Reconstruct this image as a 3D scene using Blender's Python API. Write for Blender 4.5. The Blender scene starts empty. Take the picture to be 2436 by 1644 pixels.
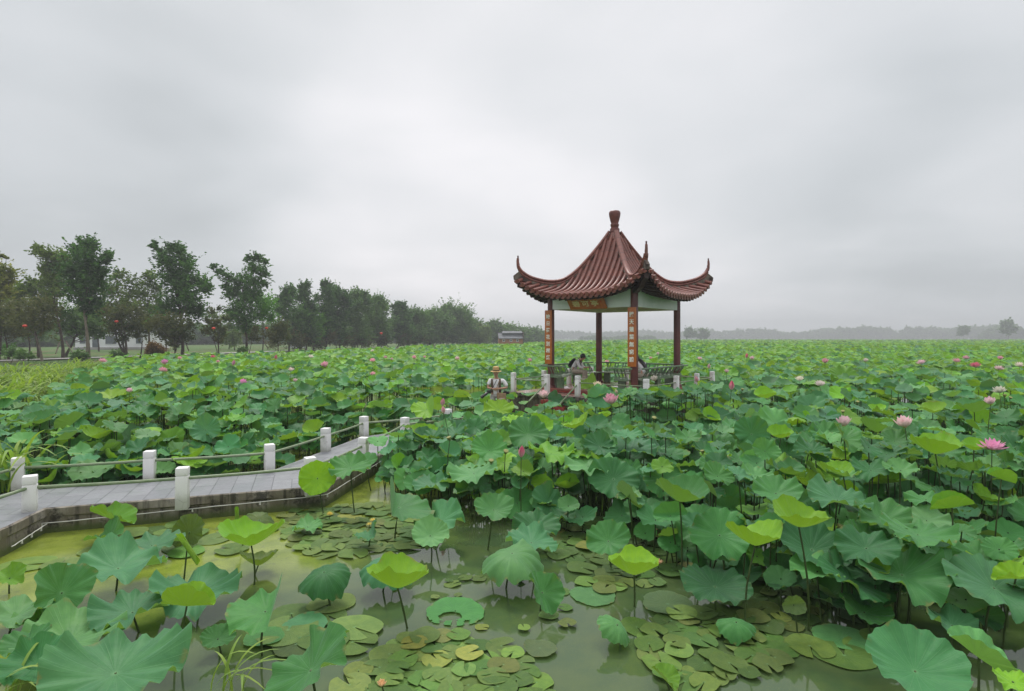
import bpy, bmesh, math, random
import numpy as np
from mathutils import Vector, Matrix, Euler
R = math.radians
random.seed(7)
rng = np.random.default_rng(11)
sc = bpy.context.scene
C = sc.collection

# ------------------------------------------------------------------ camera
FPX, CX, HOR, H = 1400.0, 1218.0, 804.0, 2.8       # focal length in photo pixels, centre column, horizon row, eye height over the water
cam_d = bpy.data.cameras.new('camera'); cam = bpy.data.objects.new('camera', cam_d); C.objects.link(cam)
cam_d.sensor_width = 36; cam_d.lens = 36*FPX/2436
cam_d.shift_y = -18/2436
cam_d.clip_start = .1; cam_d.clip_end = 3000
cam.location = (0, 0, H); cam.rotation_euler = (R(90), 0, 0)
sc.camera = cam

def at(px, py, z):
    d = (H-z)*FPX/(py-HOR)
    return Vector(((px-CX)/FPX*d, d, z))
def atd(px, py, d):
    return Vector(((px-CX)/FPX*d, d, H-(py-HOR)/FPX*d))
def proj(v):
    return CX+FPX*v[0]/v[1], HOR+FPX*(H-v[2])/v[1]

# ------------------------------------------------------------------ world: overcast sky
SUN_EL, SUN_AZ = 56, 346       # azimuth clockwise from +Y: ahead of the viewer, where the cloud is brightest
w = bpy.data.worlds.new('World'); sc.world = w; w.use_nodes = True
nt = w.node_tree; nt.nodes.clear()
def N(nt, t, **kw):
    n = nt.nodes.new(t)
    for k, v in kw.items(): setattr(n, k, v)
    return n
def L(nt, a, b): nt.links.new(a, b)
def sock(nt, s, v):
    if hasattr(v, 'is_linked') or hasattr(v, 'links'): nt.links.new(v, s)
    else: s.default_value = v
def mth(nt, op, a, b=None, c=None, clamp=False):
    n = N(nt, 'ShaderNodeMath', operation=op, use_clamp=clamp)
    for i, v in enumerate((a, b, c)):
        if v is not None: sock(nt, n.inputs[i], v)
    return n.outputs[0]
def mapr(nt, v, a, b, c, d, smooth=True):
    n = N(nt, 'ShaderNodeMapRange', interpolation_type='SMOOTHSTEP' if smooth else 'LINEAR')
    sock(nt, n.inputs[0], v)
    for i, q in enumerate((a, b, c, d)): n.inputs[i+1].default_value = q
    return n.outputs[0]
def mixc(nt, f, a, b, mode='MIX'):
    n = N(nt, 'ShaderNodeMix', data_type='RGBA', blend_type=mode)
    sock(nt, n.inputs[0], f); sock(nt, n.inputs[6], a if not isinstance(a, tuple) else (*a, 1)[:4]); sock(nt, n.inputs[7], b if not isinstance(b, tuple) else (*b, 1)[:4])
    return n.outputs[2]
def noise(nt, vec, scale, detail=3, rough=.5, dist=0):
    n = N(nt, 'ShaderNodeTexNoise'); n.inputs['Scale'].default_value = scale; n.inputs['Detail'].default_value = detail
    n.inputs['Roughness'].default_value = rough; n.inputs['Distortion'].default_value = dist
    if vec is not None: L(nt, vec, n.inputs['Vector'])
    return n.outputs['Fac']

tc = N(nt, 'ShaderNodeTexCoord')
sep = N(nt, 'ShaderNodeSeparateXYZ'); L(nt, tc.outputs['Generated'], sep.inputs[0])
zc = mth(nt, 'MAXIMUM', sep.outputs[2], 0.0)
# cloud deck: project the view direction on a ceiling so clouds flatten towards the horizon
den = mth(nt, 'ADD', zc, .22)
cmb = N(nt, 'ShaderNodeCombineXYZ')
L(nt, mth(nt, 'DIVIDE', sep.outputs[0], den), cmb.inputs[0]); L(nt, mth(nt, 'DIVIDE', sep.outputs[1], den), cmb.inputs[1]); cmb.inputs[2].default_value = 3.7
n1 = noise(nt, cmb.outputs[0], .62, 3, .45, .3)
n2 = noise(nt, cmb.outputs[0], 1.7, 4, .5, .4)
cl = mth(nt, 'ADD', mth(nt, 'MULTIPLY', n1, .80), mth(nt, 'MULTIPLY', n2, .20))
# broad brighter and darker parts of the deck
def lobe(az, el, wd):
    d = Vector((math.sin(R(az))*math.cos(R(el)), math.cos(R(az))*math.cos(R(el)), math.sin(R(el))))
    n = N(nt, 'ShaderNodeVectorMath', operation='DOT_PRODUCT'); L(nt, tc.outputs['Generated'], n.inputs[0]); n.inputs[1].default_value = d
    return mapr(nt, n.outputs['Value'], math.cos(R(wd)), 1, 0, 1)
v = mapr(nt, cl, .32, .68, .545, .755)
for az, el, wd, a in ((-6, 8, 22, .14), (18, 18, 18, .06), (2, 30, 24, .04), (-38, 10, 24, -.11), (-34, 28, 18, -.06), (-24, 18, 16, -.05), (-4, 17, 14, -.04), (37, 12, 20, -.06), (30, 4, 16, -.03), (37, 26, 16, -.04)):
    v = mth(nt, 'ADD', v, mth(nt, 'MULTIPLY', lobe(az, el, wd), a))
v = mth(nt, 'MULTIPLY', v, mapr(nt, zc, .50, .95, 1.0, 2.4))
tint = N(nt, 'ShaderNodeMix', data_type='RGBA'); L(nt, mapr(nt, v, .45, .85, 0, 1), tint.inputs[0])
tint.inputs[6].default_value = (.925, .985, 1.03, 1); tint.inputs[7].default_value = (1.0, .985, 1.015, 1)
vm = N(nt, 'ShaderNodeVectorMath', operation='SCALE'); L(nt, tint.outputs[2], vm.inputs[0]); L(nt, v, vm.inputs['Scale'])
bg = N(nt, 'ShaderNodeBackground'); L(nt, vm.outputs[0], bg.inputs[0]); bg.inputs[1].default_value = 1.035
sky = N(nt, 'ShaderNodeTexSky', sky_type='NISHITA'); sky.sun_disc = False
sky.sun_elevation = R(SUN_EL); sky.sun_rotation = R(SUN_AZ); sky.air_density = 1; sky.dust_density = 6; sky.ozone_density = .6
bg2 = N(nt, 'ShaderNodeBackground'); L(nt, sky.outputs[0], bg2.inputs[0]); bg2.inputs[1].default_value = .05
mx = N(nt, 'ShaderNodeMixShader'); mx.inputs[0].default_value = .92
L(nt, bg2.outputs[0], mx.inputs[1]); L(nt, bg.outputs[0], mx.inputs[2])
wo = N(nt, 'ShaderNodeOutputWorld'); L(nt, mx.outputs[0], wo.inputs[0])

sun_d = bpy.data.lights.new('sun', 'SUN'); sun_d.energy = 1.5; sun_d.angle = R(16); sun_d.color = (1, .97, .92)
sun = bpy.data.objects.new('sun', sun_d); C.objects.link(sun)
sd = Vector((math.sin(R(SUN_AZ))*math.cos(R(SUN_EL)), math.cos(R(SUN_AZ))*math.cos(R(SUN_EL)), math.sin(R(SUN_EL))))
sun.rotation_euler = sd.to_track_quat('Z', 'Y').to_euler()
vs = sc.view_settings; vs.view_transform = 'Standard'; vs.look = 'None'; vs.exposure = .36; vs.gamma = 1; vs.use_curve_mapping = False
cy = sc.cycles
cy.use_denoising = True; cy.max_bounces = 7; cy.diffuse_bounces = 2; cy.glossy_bounces = 3; cy.transmission_bounces = 4; cy.transparent_max_bounces = 8; cy.volume_bounces = 0
cy.caustics_reflective = False; cy.caustics_refractive = False

# ------------------------------------------------------------------ materials
def mat(name):
    m = bpy.data.materials.new(name); m.use_nodes = True; m.node_tree.nodes.clear()
    return m, m.node_tree
def finish(nt, shader, disp=None):
    o = N(nt, 'ShaderNodeOutputMaterial'); L(nt, shader, o.inputs[0])
def pbr(nt, col, rough=.6, spec=.4, normal=None, metal=0):
    p = N(nt, 'ShaderNodeBsdfPrincipled')
    sock(nt, p.inputs['Base Color'], (*col, 1)[:4] if isinstance(col, tuple) else col)
    sock(nt, p.inputs['Roughness'], rough); sock(nt, p.inputs['Specular IOR Level'], spec); sock(nt, p.inputs['Metallic'], metal)
    if normal is not None: L(nt, normal, p.inputs['Normal'])
    return p
def bump(nt, h, strength=.3, dist=.02):
    b = N(nt, 'ShaderNodeBump'); b.inputs['Strength'].default_value = strength; b.inputs['Distance'].default_value = dist
    L(nt, h, b.inputs['Height']); return b.outputs[0]
def objco(nt, loc=None):
    t = N(nt, 'ShaderNodeTexCoord'); return t.outputs['Object']
def simple(name, col, rough=.6, spec=.4, var=.25, scale=6, bmp=.15, col2=None, metal=0):
    m, nt = mat(name); co = objco(nt)
    n = noise(nt, co, scale, 5, .6)
    c2 = col2 or tuple(x*(1-var) for x in col)
    c = mixc(nt, mapr(nt, n, .35, .65, 0, 1), col, c2)
    finish(nt, pbr(nt, c, rough, spec, bump(nt, noise(nt, co, scale*6, 4), bmp, .01) if bmp else None, metal).outputs[0])
    return m

def leaf_mat(name, attr=False, vein=1.0, transl=.24, pad=False):
    m, nt = mat(name)
    if attr:
        a = N(nt, 'ShaderNodeAttribute', attribute_name='tint'); base = a.outputs['Color']
    else:
        a = N(nt, 'ShaderNodeObjectInfo'); base = a.outputs['Color']
    uv = N(nt, 'ShaderNodeUVMap'); s = N(nt, 'ShaderNodeSeparateXYZ'); L(nt, uv.outputs[0], s.inputs[0])
    u, vv = s.outputs[0], s.outputs[1]
    oc = objco(nt)
    if not attr:
        va = N(nt, 'ShaderNodeVectorMath', operation='ADD'); L(nt, oc, va.inputs[0]); L(nt, mth(nt, 'MULTIPLY', a.outputs['Random'], 60.0), va.inputs[1]); oc = va.outputs[0]
    n = noise(nt, oc, 3.2, 4, .55); n2 = noise(nt, oc, 14, 3, .6)
    # veins: thin lines from the hub, forking near the rim
    k = mth(nt, 'ABSOLUTE', mth(nt, 'SUBTRACT', mth(nt, 'FRACT', mth(nt, 'MULTIPLY', u, 21.0)), .5))
    wd = mth(nt, 'DIVIDE', .035, mth(nt, 'ADD', vv, .12))
    line = mth(nt, 'SUBTRACT', 1.0, mth(nt, 'DIVIDE', k, wd, clamp=True), clamp=True)
    line = mth(nt, 'MULTIPLY', line, mapr(nt, vv, .55, 1.0, 1, .25))
    k2 = mth(nt, 'ABSOLUTE', mth(nt, 'SUBTRACT', mth(nt, 'FRACT', mth(nt, 'MULTIPLY', u, 42.0)), .5))
    line2 = mth(nt, 'MULTIPLY', mth(nt, 'SUBTRACT', 1.0, mth(nt, 'DIVIDE', k2, .07, clamp=True), clamp=True), mapr(nt, vv, .45, .75, 0, .6))
    line = mth(nt, 'MAXIMUM', line, line2)
    hub = mapr(nt, vv, .02, .10, .8, 0)
    dark = mixc(nt, mapr(nt, n, .3, .7, 0, 1), base, mixc(nt, 1.0, base, (.74, .82, .86), 'MULTIPLY'))
    vc = mixc(nt, .6, base, (.20, .40, .18))
    top = mixc(nt, mth(nt, 'MULTIPLY', mth(nt, 'MAXIMUM', mth(nt, 'MULTIPLY', line, .6*vein), hub), .85), dark, vc)
    # worn brownish rim where the noise says so
    wear = mth(nt, 'MULTIPLY', mapr(nt, vv, .86, 1.0, 0, 1), mapr(nt, n, .56, .66, 0, 1))
    top = mixc(nt, mth(nt, 'MULTIPLY', wear, .6 if not pad else .3), top, (.22, .18, .05))
    und = mixc(nt, .55, base, (.17, .26, .04))
    und = mixc(nt, mth(nt, 'MULTIPLY', line, .6*vein), und, (.05, .10, .02))
    g = N(nt, 'ShaderNodeNewGeometry')
    col = mixc(nt, g.outputs['Backfacing'], top, und)
    hgt = mth(nt, 'ADD', mth(nt, 'MULTIPLY', line, .35), mth(nt, 'MULTIPLY', n2, .5))
    p = pbr(nt, col, .5, .17, bump(nt, hgt, .5, .012))
    p.inputs['Sheen Weight'].default_value = .14 if not pad else .03; p.inputs['Sheen Tint'].default_value = (.75, .95, 1, 1); p.inputs['Sheen Roughness'].default_value = .5
    t = N(nt, 'ShaderNodeBsdfTranslucent')
    L(nt, mixc(nt, 1.0, mixc(nt, .5, base, (.22, .36, .02)), (1.6, 1.6, 1.2), 'MULTIPLY'), t.inputs[0])
    x = N(nt, 'ShaderNodeMixShader'); x.inputs[0].default_value = transl
    L(nt, p.outputs[0], x.inputs[1]); L(nt, t.outputs[0], x.inputs[2])
    finish(nt, x.outputs[0]); return m

M = {}
M['leaf'] = leaf_mat('lotus_leaf'); M['leaf_f'] = leaf_mat('lotus_leaf_field', attr=True, vein=.8)
M['pad'] = leaf_mat('lily_pad', vein=.7, transl=.12, pad=True)
M['stem'] = simple('stem_green', (.055, .090, .022), .55, .3, .45, 5, .2)
M['stem_f'] = M['stem']
M['pod'] = simple('seed_pod_green', (.16, .22, .05), .6, .3, .3, 14, .3, (.24, .20, .07))

def petal_mat():
    m, nt = mat('petal'); a = N(nt, 'ShaderNodeObjectInfo')
    uv = N(nt, 'ShaderNodeUVMap'); s = N(nt, 'ShaderNodeSeparateXYZ'); L(nt, uv.outputs[0], s.inputs[0])
    c = mixc(nt, mapr(nt, s.outputs[1], .1, .95, 0, 1), mixc(nt, .55, a.outputs['Color'], (.80, .70, .62)), a.outputs['Color'])
    st = mth(nt, 'MULTIPLY', noise(nt, objco(nt), 40, 2), .25)
    c = mixc(nt, st, c, (.75, .45, .5))
    p = pbr(nt, c, .5, .3); t = N(nt, 'ShaderNodeBsdfTranslucent'); L(nt, c, t.inputs[0])
    x = N(nt, 'ShaderNodeMixShader'); x.inputs[0].default_value = .35; L(nt, p.outputs[0], x.inputs[1]); L(nt, t.outputs[0], x.inputs[2])
    finish(nt, x.outputs[0]); return m
M['petal'] = petal_mat()
M['stamen'] = simple('stamen_yellow', (.65, .42, .05), .6, .3, .3, 60, .3)

def crown_mat():
    m, nt = mat('tree_leaves'); a = N(nt, 'ShaderNodeAttribute', attribute_name='tint')
    p = pbr(nt, a.outputs['Color'], .6, .25)
    t = N(nt, 'ShaderNodeBsdfTranslucent'); L(nt, mixc(nt, 1.0, a.outputs['Color'], (1.3, 1.5, .8), 'MULTIPLY'), t.inputs[0])
    x = N(nt, 'ShaderNodeMixShader'); x.inputs[0].default_value = .38; L(nt, p.outputs[0], x.inputs[1]); L(nt, t.outputs[0], x.inputs[2])
    finish(nt, x.outputs[0]); return m
M['crown'] = crown_mat()
M['bark'] = simple('bark', (.085, .065, .05), .85, .2, .45, 3, .5)
M['bark_pale'] = simple('bark_pale', (.20, .17, .13), .85, .2, .4, 3, .5)

def tile_mat():
    m, nt = mat('roof_tile'); co = objco(nt)
    n = noise(nt, co, 2.6, 5, .6); n2 = noise(nt, co, 30, 4, .65)
    c = mixc(nt, mapr(nt, n, .3, .7, 0, 1), (.205, .066, .045), (.140, .045, .032))
    c = mixc(nt, mapr(nt, n2, .50, .8, 0, .5), c, (.27, .17, .14))
    c = mixc(nt, mapr(nt, noise(nt, co, 5, 5, .7), .58, .75, 0, .65), c, (.06, .055, .04))
    uv = N(nt, 'ShaderNodeUVMap'); s = N(nt, 'ShaderNodeSeparateXYZ'); L(nt, uv.outputs[0], s.inputs[0])
    seam = mapr(nt, mth(nt, 'FRACT', s.outputs[1]), .0, .13, 1, 0)
    c = mixc(nt, mth(nt, 'MULTIPLY', seam, .7), c, (.05, .02, .018))
    finish(nt, pbr(nt, c, .42, .45, bump(nt, n2, .25, .01)).outputs[0]); return m
M['tile'] = tile_mat()
M['ridge'] = simple('ridge_red', (.20, .068, .052), .45, .45, .5, 4, .25)
M['ridge_wall'] = simple('ridge_mortar', (.17, .145, .115), .85, .2, .65, 5, .4, (.05, .035, .03))
M['finial'] = simple('finial_red', (.16, .042, .030), .4, .45, .35, 4, .15)
M['darkwood'] = simple('dark_painted_wood', (.040, .016, .013), .5, .4, .4, 3, .15)
M['column'] = simple('column_red', (.135, .030, .026), .38, .5, .35, 2.5, .1)
M['white'] = simple('white_plaster', (.76, .80, .77), .7, .3, .10, 1.5, .1, (.64, .71, .66))
M['ceiling'] = simple('ceiling_plaster', (.52, .50, .42), .8, .2, .15, 2, .1)
def board_mat():
    m, nt = mat('board_wood'); co = objco(nt); mp = N(nt, 'ShaderNodeMapping'); L(nt, co, mp.inputs[0]); mp.inputs['Scale'].default_value = (22, 22, 1.2)
    n = noise(nt, mp.outputs[0], 1.0, 5, .6)
    finish(nt, pbr(nt, mixc(nt, mapr(nt, n, .3, .7, 0, 1), (.52, .165, .026), (.36, .095, .016)), .35, .5).outputs[0]); return m
M['board'] = board_mat()
M['cream'] = simple('letter_cream', (.86, .86, .76), .5, .3, .1, 20, 0)
M['gold'] = simple('letter_gold', (.80, .68, .36), .4, .5, .2, 20, 0)
M['bench'] = simple('bench_green', (.085, .15, .075), .38, .5, .4, 5, .2, (.15, .21, .13))
M['seat'] = simple('seat_green', (.20, .27, .17), .22, .6, .4, 4, .15, (.30, .36, .26))
M['redfloor'] = simple('red_floor', (.27, .085, .065), .12, .6, .3, 3, .03)
M['rededge'] = simple('red_edge', (.28, .038, .028), .35, .5, .3, 4, .1)
def stain_mat(name, a, b, moss=True, sc_=1.0):
    m, nt = mat(name); co = objco(nt)
    mp = N(nt, 'ShaderNodeMapping'); L(nt, co, mp.inputs[0]); mp.inputs['Scale'].default_value = (3*sc_, 3*sc_, .7*sc_)
    n = noise(nt, mp.outputs[0], 1.3, 6, .65); n2 = noise(nt, co, 3.4*sc_, 6, .7)
    c = mixc(nt, mapr(nt, n, .40, .62, 0, 1), a, b)
    c = mixc(nt, mapr(nt, n2, .50, .62, 0, .85), c, (.025, .024, .02))
    mp2 = N(nt, 'ShaderNodeMapping'); L(nt, co, mp2.inputs[0]); mp2.inputs['Scale'].default_value = (7*sc_, 7*sc_, .25)
    c = mixc(nt, mapr(nt, noise(nt, mp2.outputs[0], 1.0, 4, .6), .50, .66, 0, .8), c, (.03, .028, .022))
    c = mixc(nt, mapr(nt, noise(nt, co, 11, 5, .7), .58, .7, 0, .5), c, (.34, .33, .30))
    if moss:
        s = N(nt, 'ShaderNodeSeparateXYZ'); L(nt, co, s.inputs[0])
        k = mapr(nt, mth(nt, 'ADD', s.outputs[2], mth(nt, 'MULTIPLY', n2, .16)), .10, .24, 1, 0)
        c = mixc(nt, mth(nt, 'MULTIPLY', k, .85), c, (.055, .085, .012))
    finish(nt, pbr(nt, c, .8, .25, bump(nt, n2, .6, .02)).outputs[0]); return m
M['concrete'] = stain_mat('dirty_concrete', (.17, .15, .115), (.27, .25, .21))
M['concrete_dry'] = stain_mat('terrace_concrete', (.12, .105, .085), (.19, .17, .14), False)
def slab_mat(name, c1, c2, bw, rh, rough, mortar):
    m, nt = mat(name); uv = N(nt, 'ShaderNodeUVMap')
    b = N(nt, 'ShaderNodeTexBrick'); L(nt, uv.outputs[0], b.inputs['Vector']); b.inputs['Scale'].default_value = 1
    b.inputs['Brick Width'].default_value = bw; b.inputs['Row Height'].default_value = rh; b.inputs['Mortar Size'].default_value = .007; b.inputs['Mortar Smooth'].default_value = .3; b.inputs['Bias'].default_value = -.1
    b.inputs['Color1'].default_value = (*c1, 1); b.inputs['Color2'].default_value = (*c2, 1); b.inputs['Mortar'].default_value = (*mortar, 1)
    co = objco(nt); n = noise(nt, co, 2.2, 6, .65); n2 = noise(nt, co, 26, 4, .6)
    c = mixc(nt, mapr(nt, n, .35, .7, 0, .55), b.outputs['Color'], tuple(x*.62 for x in c1))
    c = mixc(nt, mapr(nt, n2, .55, .8, 0, .35), c, tuple(min(1, x*1.5) for x in c2))
    hgt = mth(nt, 'ADD', mth(nt, 'MULTIPLY', b.outputs['Fac'], -1.0), mth(nt, 'MULTIPLY', n2, .3))
    rr = mapr(nt, n, .35, .65, rough, rough+.25)
    finish(nt, pbr(nt, c, rr, .5, bump(nt, hgt, .35, .008)).outputs[0]); return m
M['slab'] = slab_mat('walkway_slab', (.19, .20, .215), (.25, .26, .275), .6, .3, .30, (.07, .075, .08))
M['terrace'] = slab_mat('terrace_tile', (.33, .205, .165), (.38, .25, .20), .4, .4, .14, (.2, .13, .10))
def post_mat():
    m, nt = mat('white_painted_stone'); co = objco(nt)
    n = noise(nt, co, 9, 6, .7); n2 = noise(nt, co, 40, 3, .6)
    c = mixc(nt, mapr(nt, n, .52, .75, 0, .8), (.72, .72, .71), (.44, .43, .40))
    vo = N(nt, 'ShaderNodeTexVoronoi', feature='DISTANCE_TO_EDGE'); L(nt, co, vo.inputs['Vector']); vo.inputs['Scale'].default_value = 5
    crack = mth(nt, 'MULTIPLY', mapr(nt, vo.outputs['Distance'], 0, .016, 1, 0), mapr(nt, noise(nt, co, 2.5, 2), .52, .6, 0, .7))
    c = mixc(nt, crack, c, (.12, .12, .11))
    s = N(nt, 'ShaderNodeSeparateXYZ'); L(nt, co, s.inputs[0])
    c = mixc(nt, mapr(nt, mth(nt, 'ADD', s.outputs[2], mth(nt, 'MULTIPLY', n, .22)), .10, .26, .6, 0), c, (.30, .31, .25))
    finish(nt, pbr(nt, c, .65, .3, bump(nt, n2, .3, .006)).outputs[0]); return m
M['post'] = post_mat()
M['rail'] = simple('green_rail', (.145, .21, .105), .5, .4, .3, 8, .1, (.20, .25, .15))
M['wire'] = simple('white_wire', (.62, .62, .58), .5, .4, .2, 8, 0)

def water_mat():
    m, nt = mat('pond_water'); co = objco(nt)
    s = N(nt, 'ShaderNodeSeparateXYZ'); L(nt, co, s.inputs[0])
    x, y = s.outputs[0], s.outputs[1]
    n = noise(nt, co, .55, 5, .6, .6); n2 = noise(nt, co, 2.4, 5, .6)
    # algae film gathers against the walkway, on the left
    e = mth(nt, 'ADD', x, mth(nt, 'MULTIPLY', mth(nt, 'SUBTRACT', n, .5), 3.4))
    e = mth(nt, 'ADD', e, mth(nt, 'MULTIPLY', mth(nt, 'SUBTRACT', 7.6, y), .62))
    film = mth(nt, 'MULTIPLY', mapr(nt, e, -3.9, -.9, 1, 0), mapr(nt, n2, .25, .60, .80, 1))
    # fine duckweed specks
    vo = N(nt, 'ShaderNodeTexVoronoi'); L(nt, co, vo.inputs['Vector']); vo.inputs['Scale'].default_value = 75
    sp = mth(nt, 'MULTIPLY', mapr(nt, vo.outputs['Distance'], .16, .30, 1, 0), mapr(nt, noise(nt, co, 1.1, 5, .65), .40, .58, .15, 1))
    cv = N(nt, 'ShaderNodeSeparateXYZ'); L(nt, vo.outputs['Color'], cv.inputs[0]); sp = mth(nt, 'MULTIPLY', sp, mapr(nt, cv.outputs[0], .35, .45, 0, 1))
    murk = mixc(nt, mapr(nt, n2, .35, .65, 0, 1), (.050, .086, .036), (.068, .102, .038))
    flm = mixc(nt, mapr(nt, n2, .3, .75, 0, 1), (.17, .225, .020), (.25, .30, .05))
    flm = mixc(nt, mapr(nt, noise(nt, co, 55, 3, .7), .45, .68, 0, .55), flm, (.10, .15, .02)); flm = mixc(nt, mapr(nt, noise(nt, co, 7, 5, .7, 1.2), .55, .66, 0, .5), flm, (.09, .115, .04))
    c = mixc(nt, mth(nt, 'MULTIPLY', film, .92), murk, flm)
    c = mixc(nt, mth(nt, 'MULTIPLY', sp, .8), c, (.105, .135, .035))
    p = pbr(nt, c, mapr(nt, film, 0, 1, .035, .16), .5, bump(nt, noise(nt, co, 3.5, 2), .03, .02))
    p.inputs['IOR'].default_value = 1.42
    finish(nt, p.outputs[0]); return m
M['water'] = water_mat()
def ground_mat():
    m, nt = mat('bank_ground'); co = objco(nt)
    n = noise(nt, co, .25, 6, .65); n2 = noise(nt, co, 2.5, 5, .7)
    c = mixc(nt, mapr(nt, n, .34, .50, 0, 1), (.145, .085, .055), (.062, .125, .028))
    c = mixc(nt, mapr(nt, n2, .4, .7, 0, .5), c, (.07, .115, .032))
    finish(nt, pbr(nt, c, .9, .2, bump(nt, n2, .8, .15)).outputs[0]); return m
M['ground'] = ground_mat()
M['path'] = simple('path_concrete', (.34, .33, .31), .8, .3, .2, .6, .2)
M['brickwall'] = simple('tan_brick', (.36, .175, .10), .8, .2, .25, 2, .2)
M['greyroof'] = simple('grey_roof', (.13, .14, .15), .7, .3, .3, 2, .3)
M['wallwhite'] = simple('white_wall', (.74, .75, .76), .8, .2, .08, .6, .05)
M['glass'] = simple('dark_window', (.10, .12, .14), .15, .6, .2, 2, 0)
M['teal'] = simple('teal_sheet', (.12, .42, .40), .5, .4, .15, 1, .1)
M['lantern'] = simple('lantern_red', (.62, .05, .025), .5, .3, .2, 6, .1)
M['skin'] = simple('skin', (.44, .245, .165), .5, .35, .12, 20, .03)
M['hair'] = simple('black_hair', (.014, .012, .012), .45, .4, .4, 60, .4)
M['shirt'] = simple('white_shirt', (.74, .73, .74), .8, .2, .14, 14, .3)
M['vest'] = simple('brown_vest', (.13, .095, .07), .8, .2, .4, 16, .4)
M['trousers'] = simple('grey_trousers', (.46, .445, .42), .8, .2, .18, 12, .3)
M['khaki'] = simple('khaki_cloth', (.43, .37, .30), .85, .2, .2, 12, .3)
M['bagcloth'] = simple('tan_bag', (.30, .20, .12), .8, .2, .3, 12, .3)
M['black'] = simple('black_fabric', (.014, .014, .018), .7, .3, .3, 14, .3)
M['camblack'] = simple('camera_black', (.018, .018, .018), .35, .5, .3, 20, .1)
M['straw'] = simple('straw', (.50, .335, .14), .75, .2, .2, 60, .4)
M['shoe'] = simple('dark_shoe', (.030, .024, .02), .5, .4, .3, 12, .1)
M['redbag'] = simple('red_cloth', (.60, .05, .02), .6, .3, .15, 12, .1)
M['glare'] = simple('cream_glare', (.55, .52, .40), .7, .2, .1, 6, .1)  # pale tone standing in for sky reflected on the wet floor
M['grass'] = leaf_mat('grass_blade', attr=True, vein=0, transl=.3)

# ------------------------------------------------------------------ mesh helpers
def link(o, parent=None):
    C.objects.link(o)
    if parent is not None: o.parent = parent
    return o
def tag(o, label=None, cat=None, group=None, kind=None):
    if label: o['label'] = label
    if cat: o['category'] = cat
    if group: o['group'] = group
    if kind: o['kind'] = kind
    return o
def empty(name, loc=(0, 0, 0), rz=0, label=None, cat=None, group=None):
    o = bpy.data.objects.new(name, None); o.empty_display_size = .2; o.location = loc; o.rotation_euler = (0, 0, rz)
    return tag(link(o), label, cat, group)
def npmesh(name, V, F, uv=None, tint=None, mats=(), midx=None, smooth=True):
    """V (n,3); F (m,4) quads; uv per vertex (n,2); tint per vertex (n,3)"""
    me = bpy.data.meshes.new(name); V = np.ascontiguousarray(V, dtype=np.float32); F = np.ascontiguousarray(F, dtype=np.int32); k = F.shape[1]
    me.vertices.add(len(V)); me.vertices.foreach_set('co', V.ravel())
    me.loops.add(F.size); me.loops.foreach_set('vertex_index', F.ravel())
    me.polygons.add(len(F)); me.polygons.foreach_set('loop_start', np.arange(0, F.size, k, dtype=np.int32))
    if midx is not None: me.polygons.foreach_set('material_index', np.asarray(midx, dtype=np.int32))
    me.polygons.foreach_set('use_smooth', np.full(len(F), smooth))
    me.update(calc_edges=True)
    if uv is not None:
        l = me.uv_layers.new(name='UVMap'); l.data.foreach_set('uv', np.ascontiguousarray(np.asarray(uv, dtype=np.float32)[F.ravel()]).ravel())
    if tint is not None:
        a = me.color_attributes.new('tint', 'FLOAT_COLOR', 'POINT')
        a.data.foreach_set('color', np.ascontiguousarray(np.c_[tint, np.ones(len(tint))], dtype=np.float32).ravel())
    for m in mats: me.materials.append(m)
    return me

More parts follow.
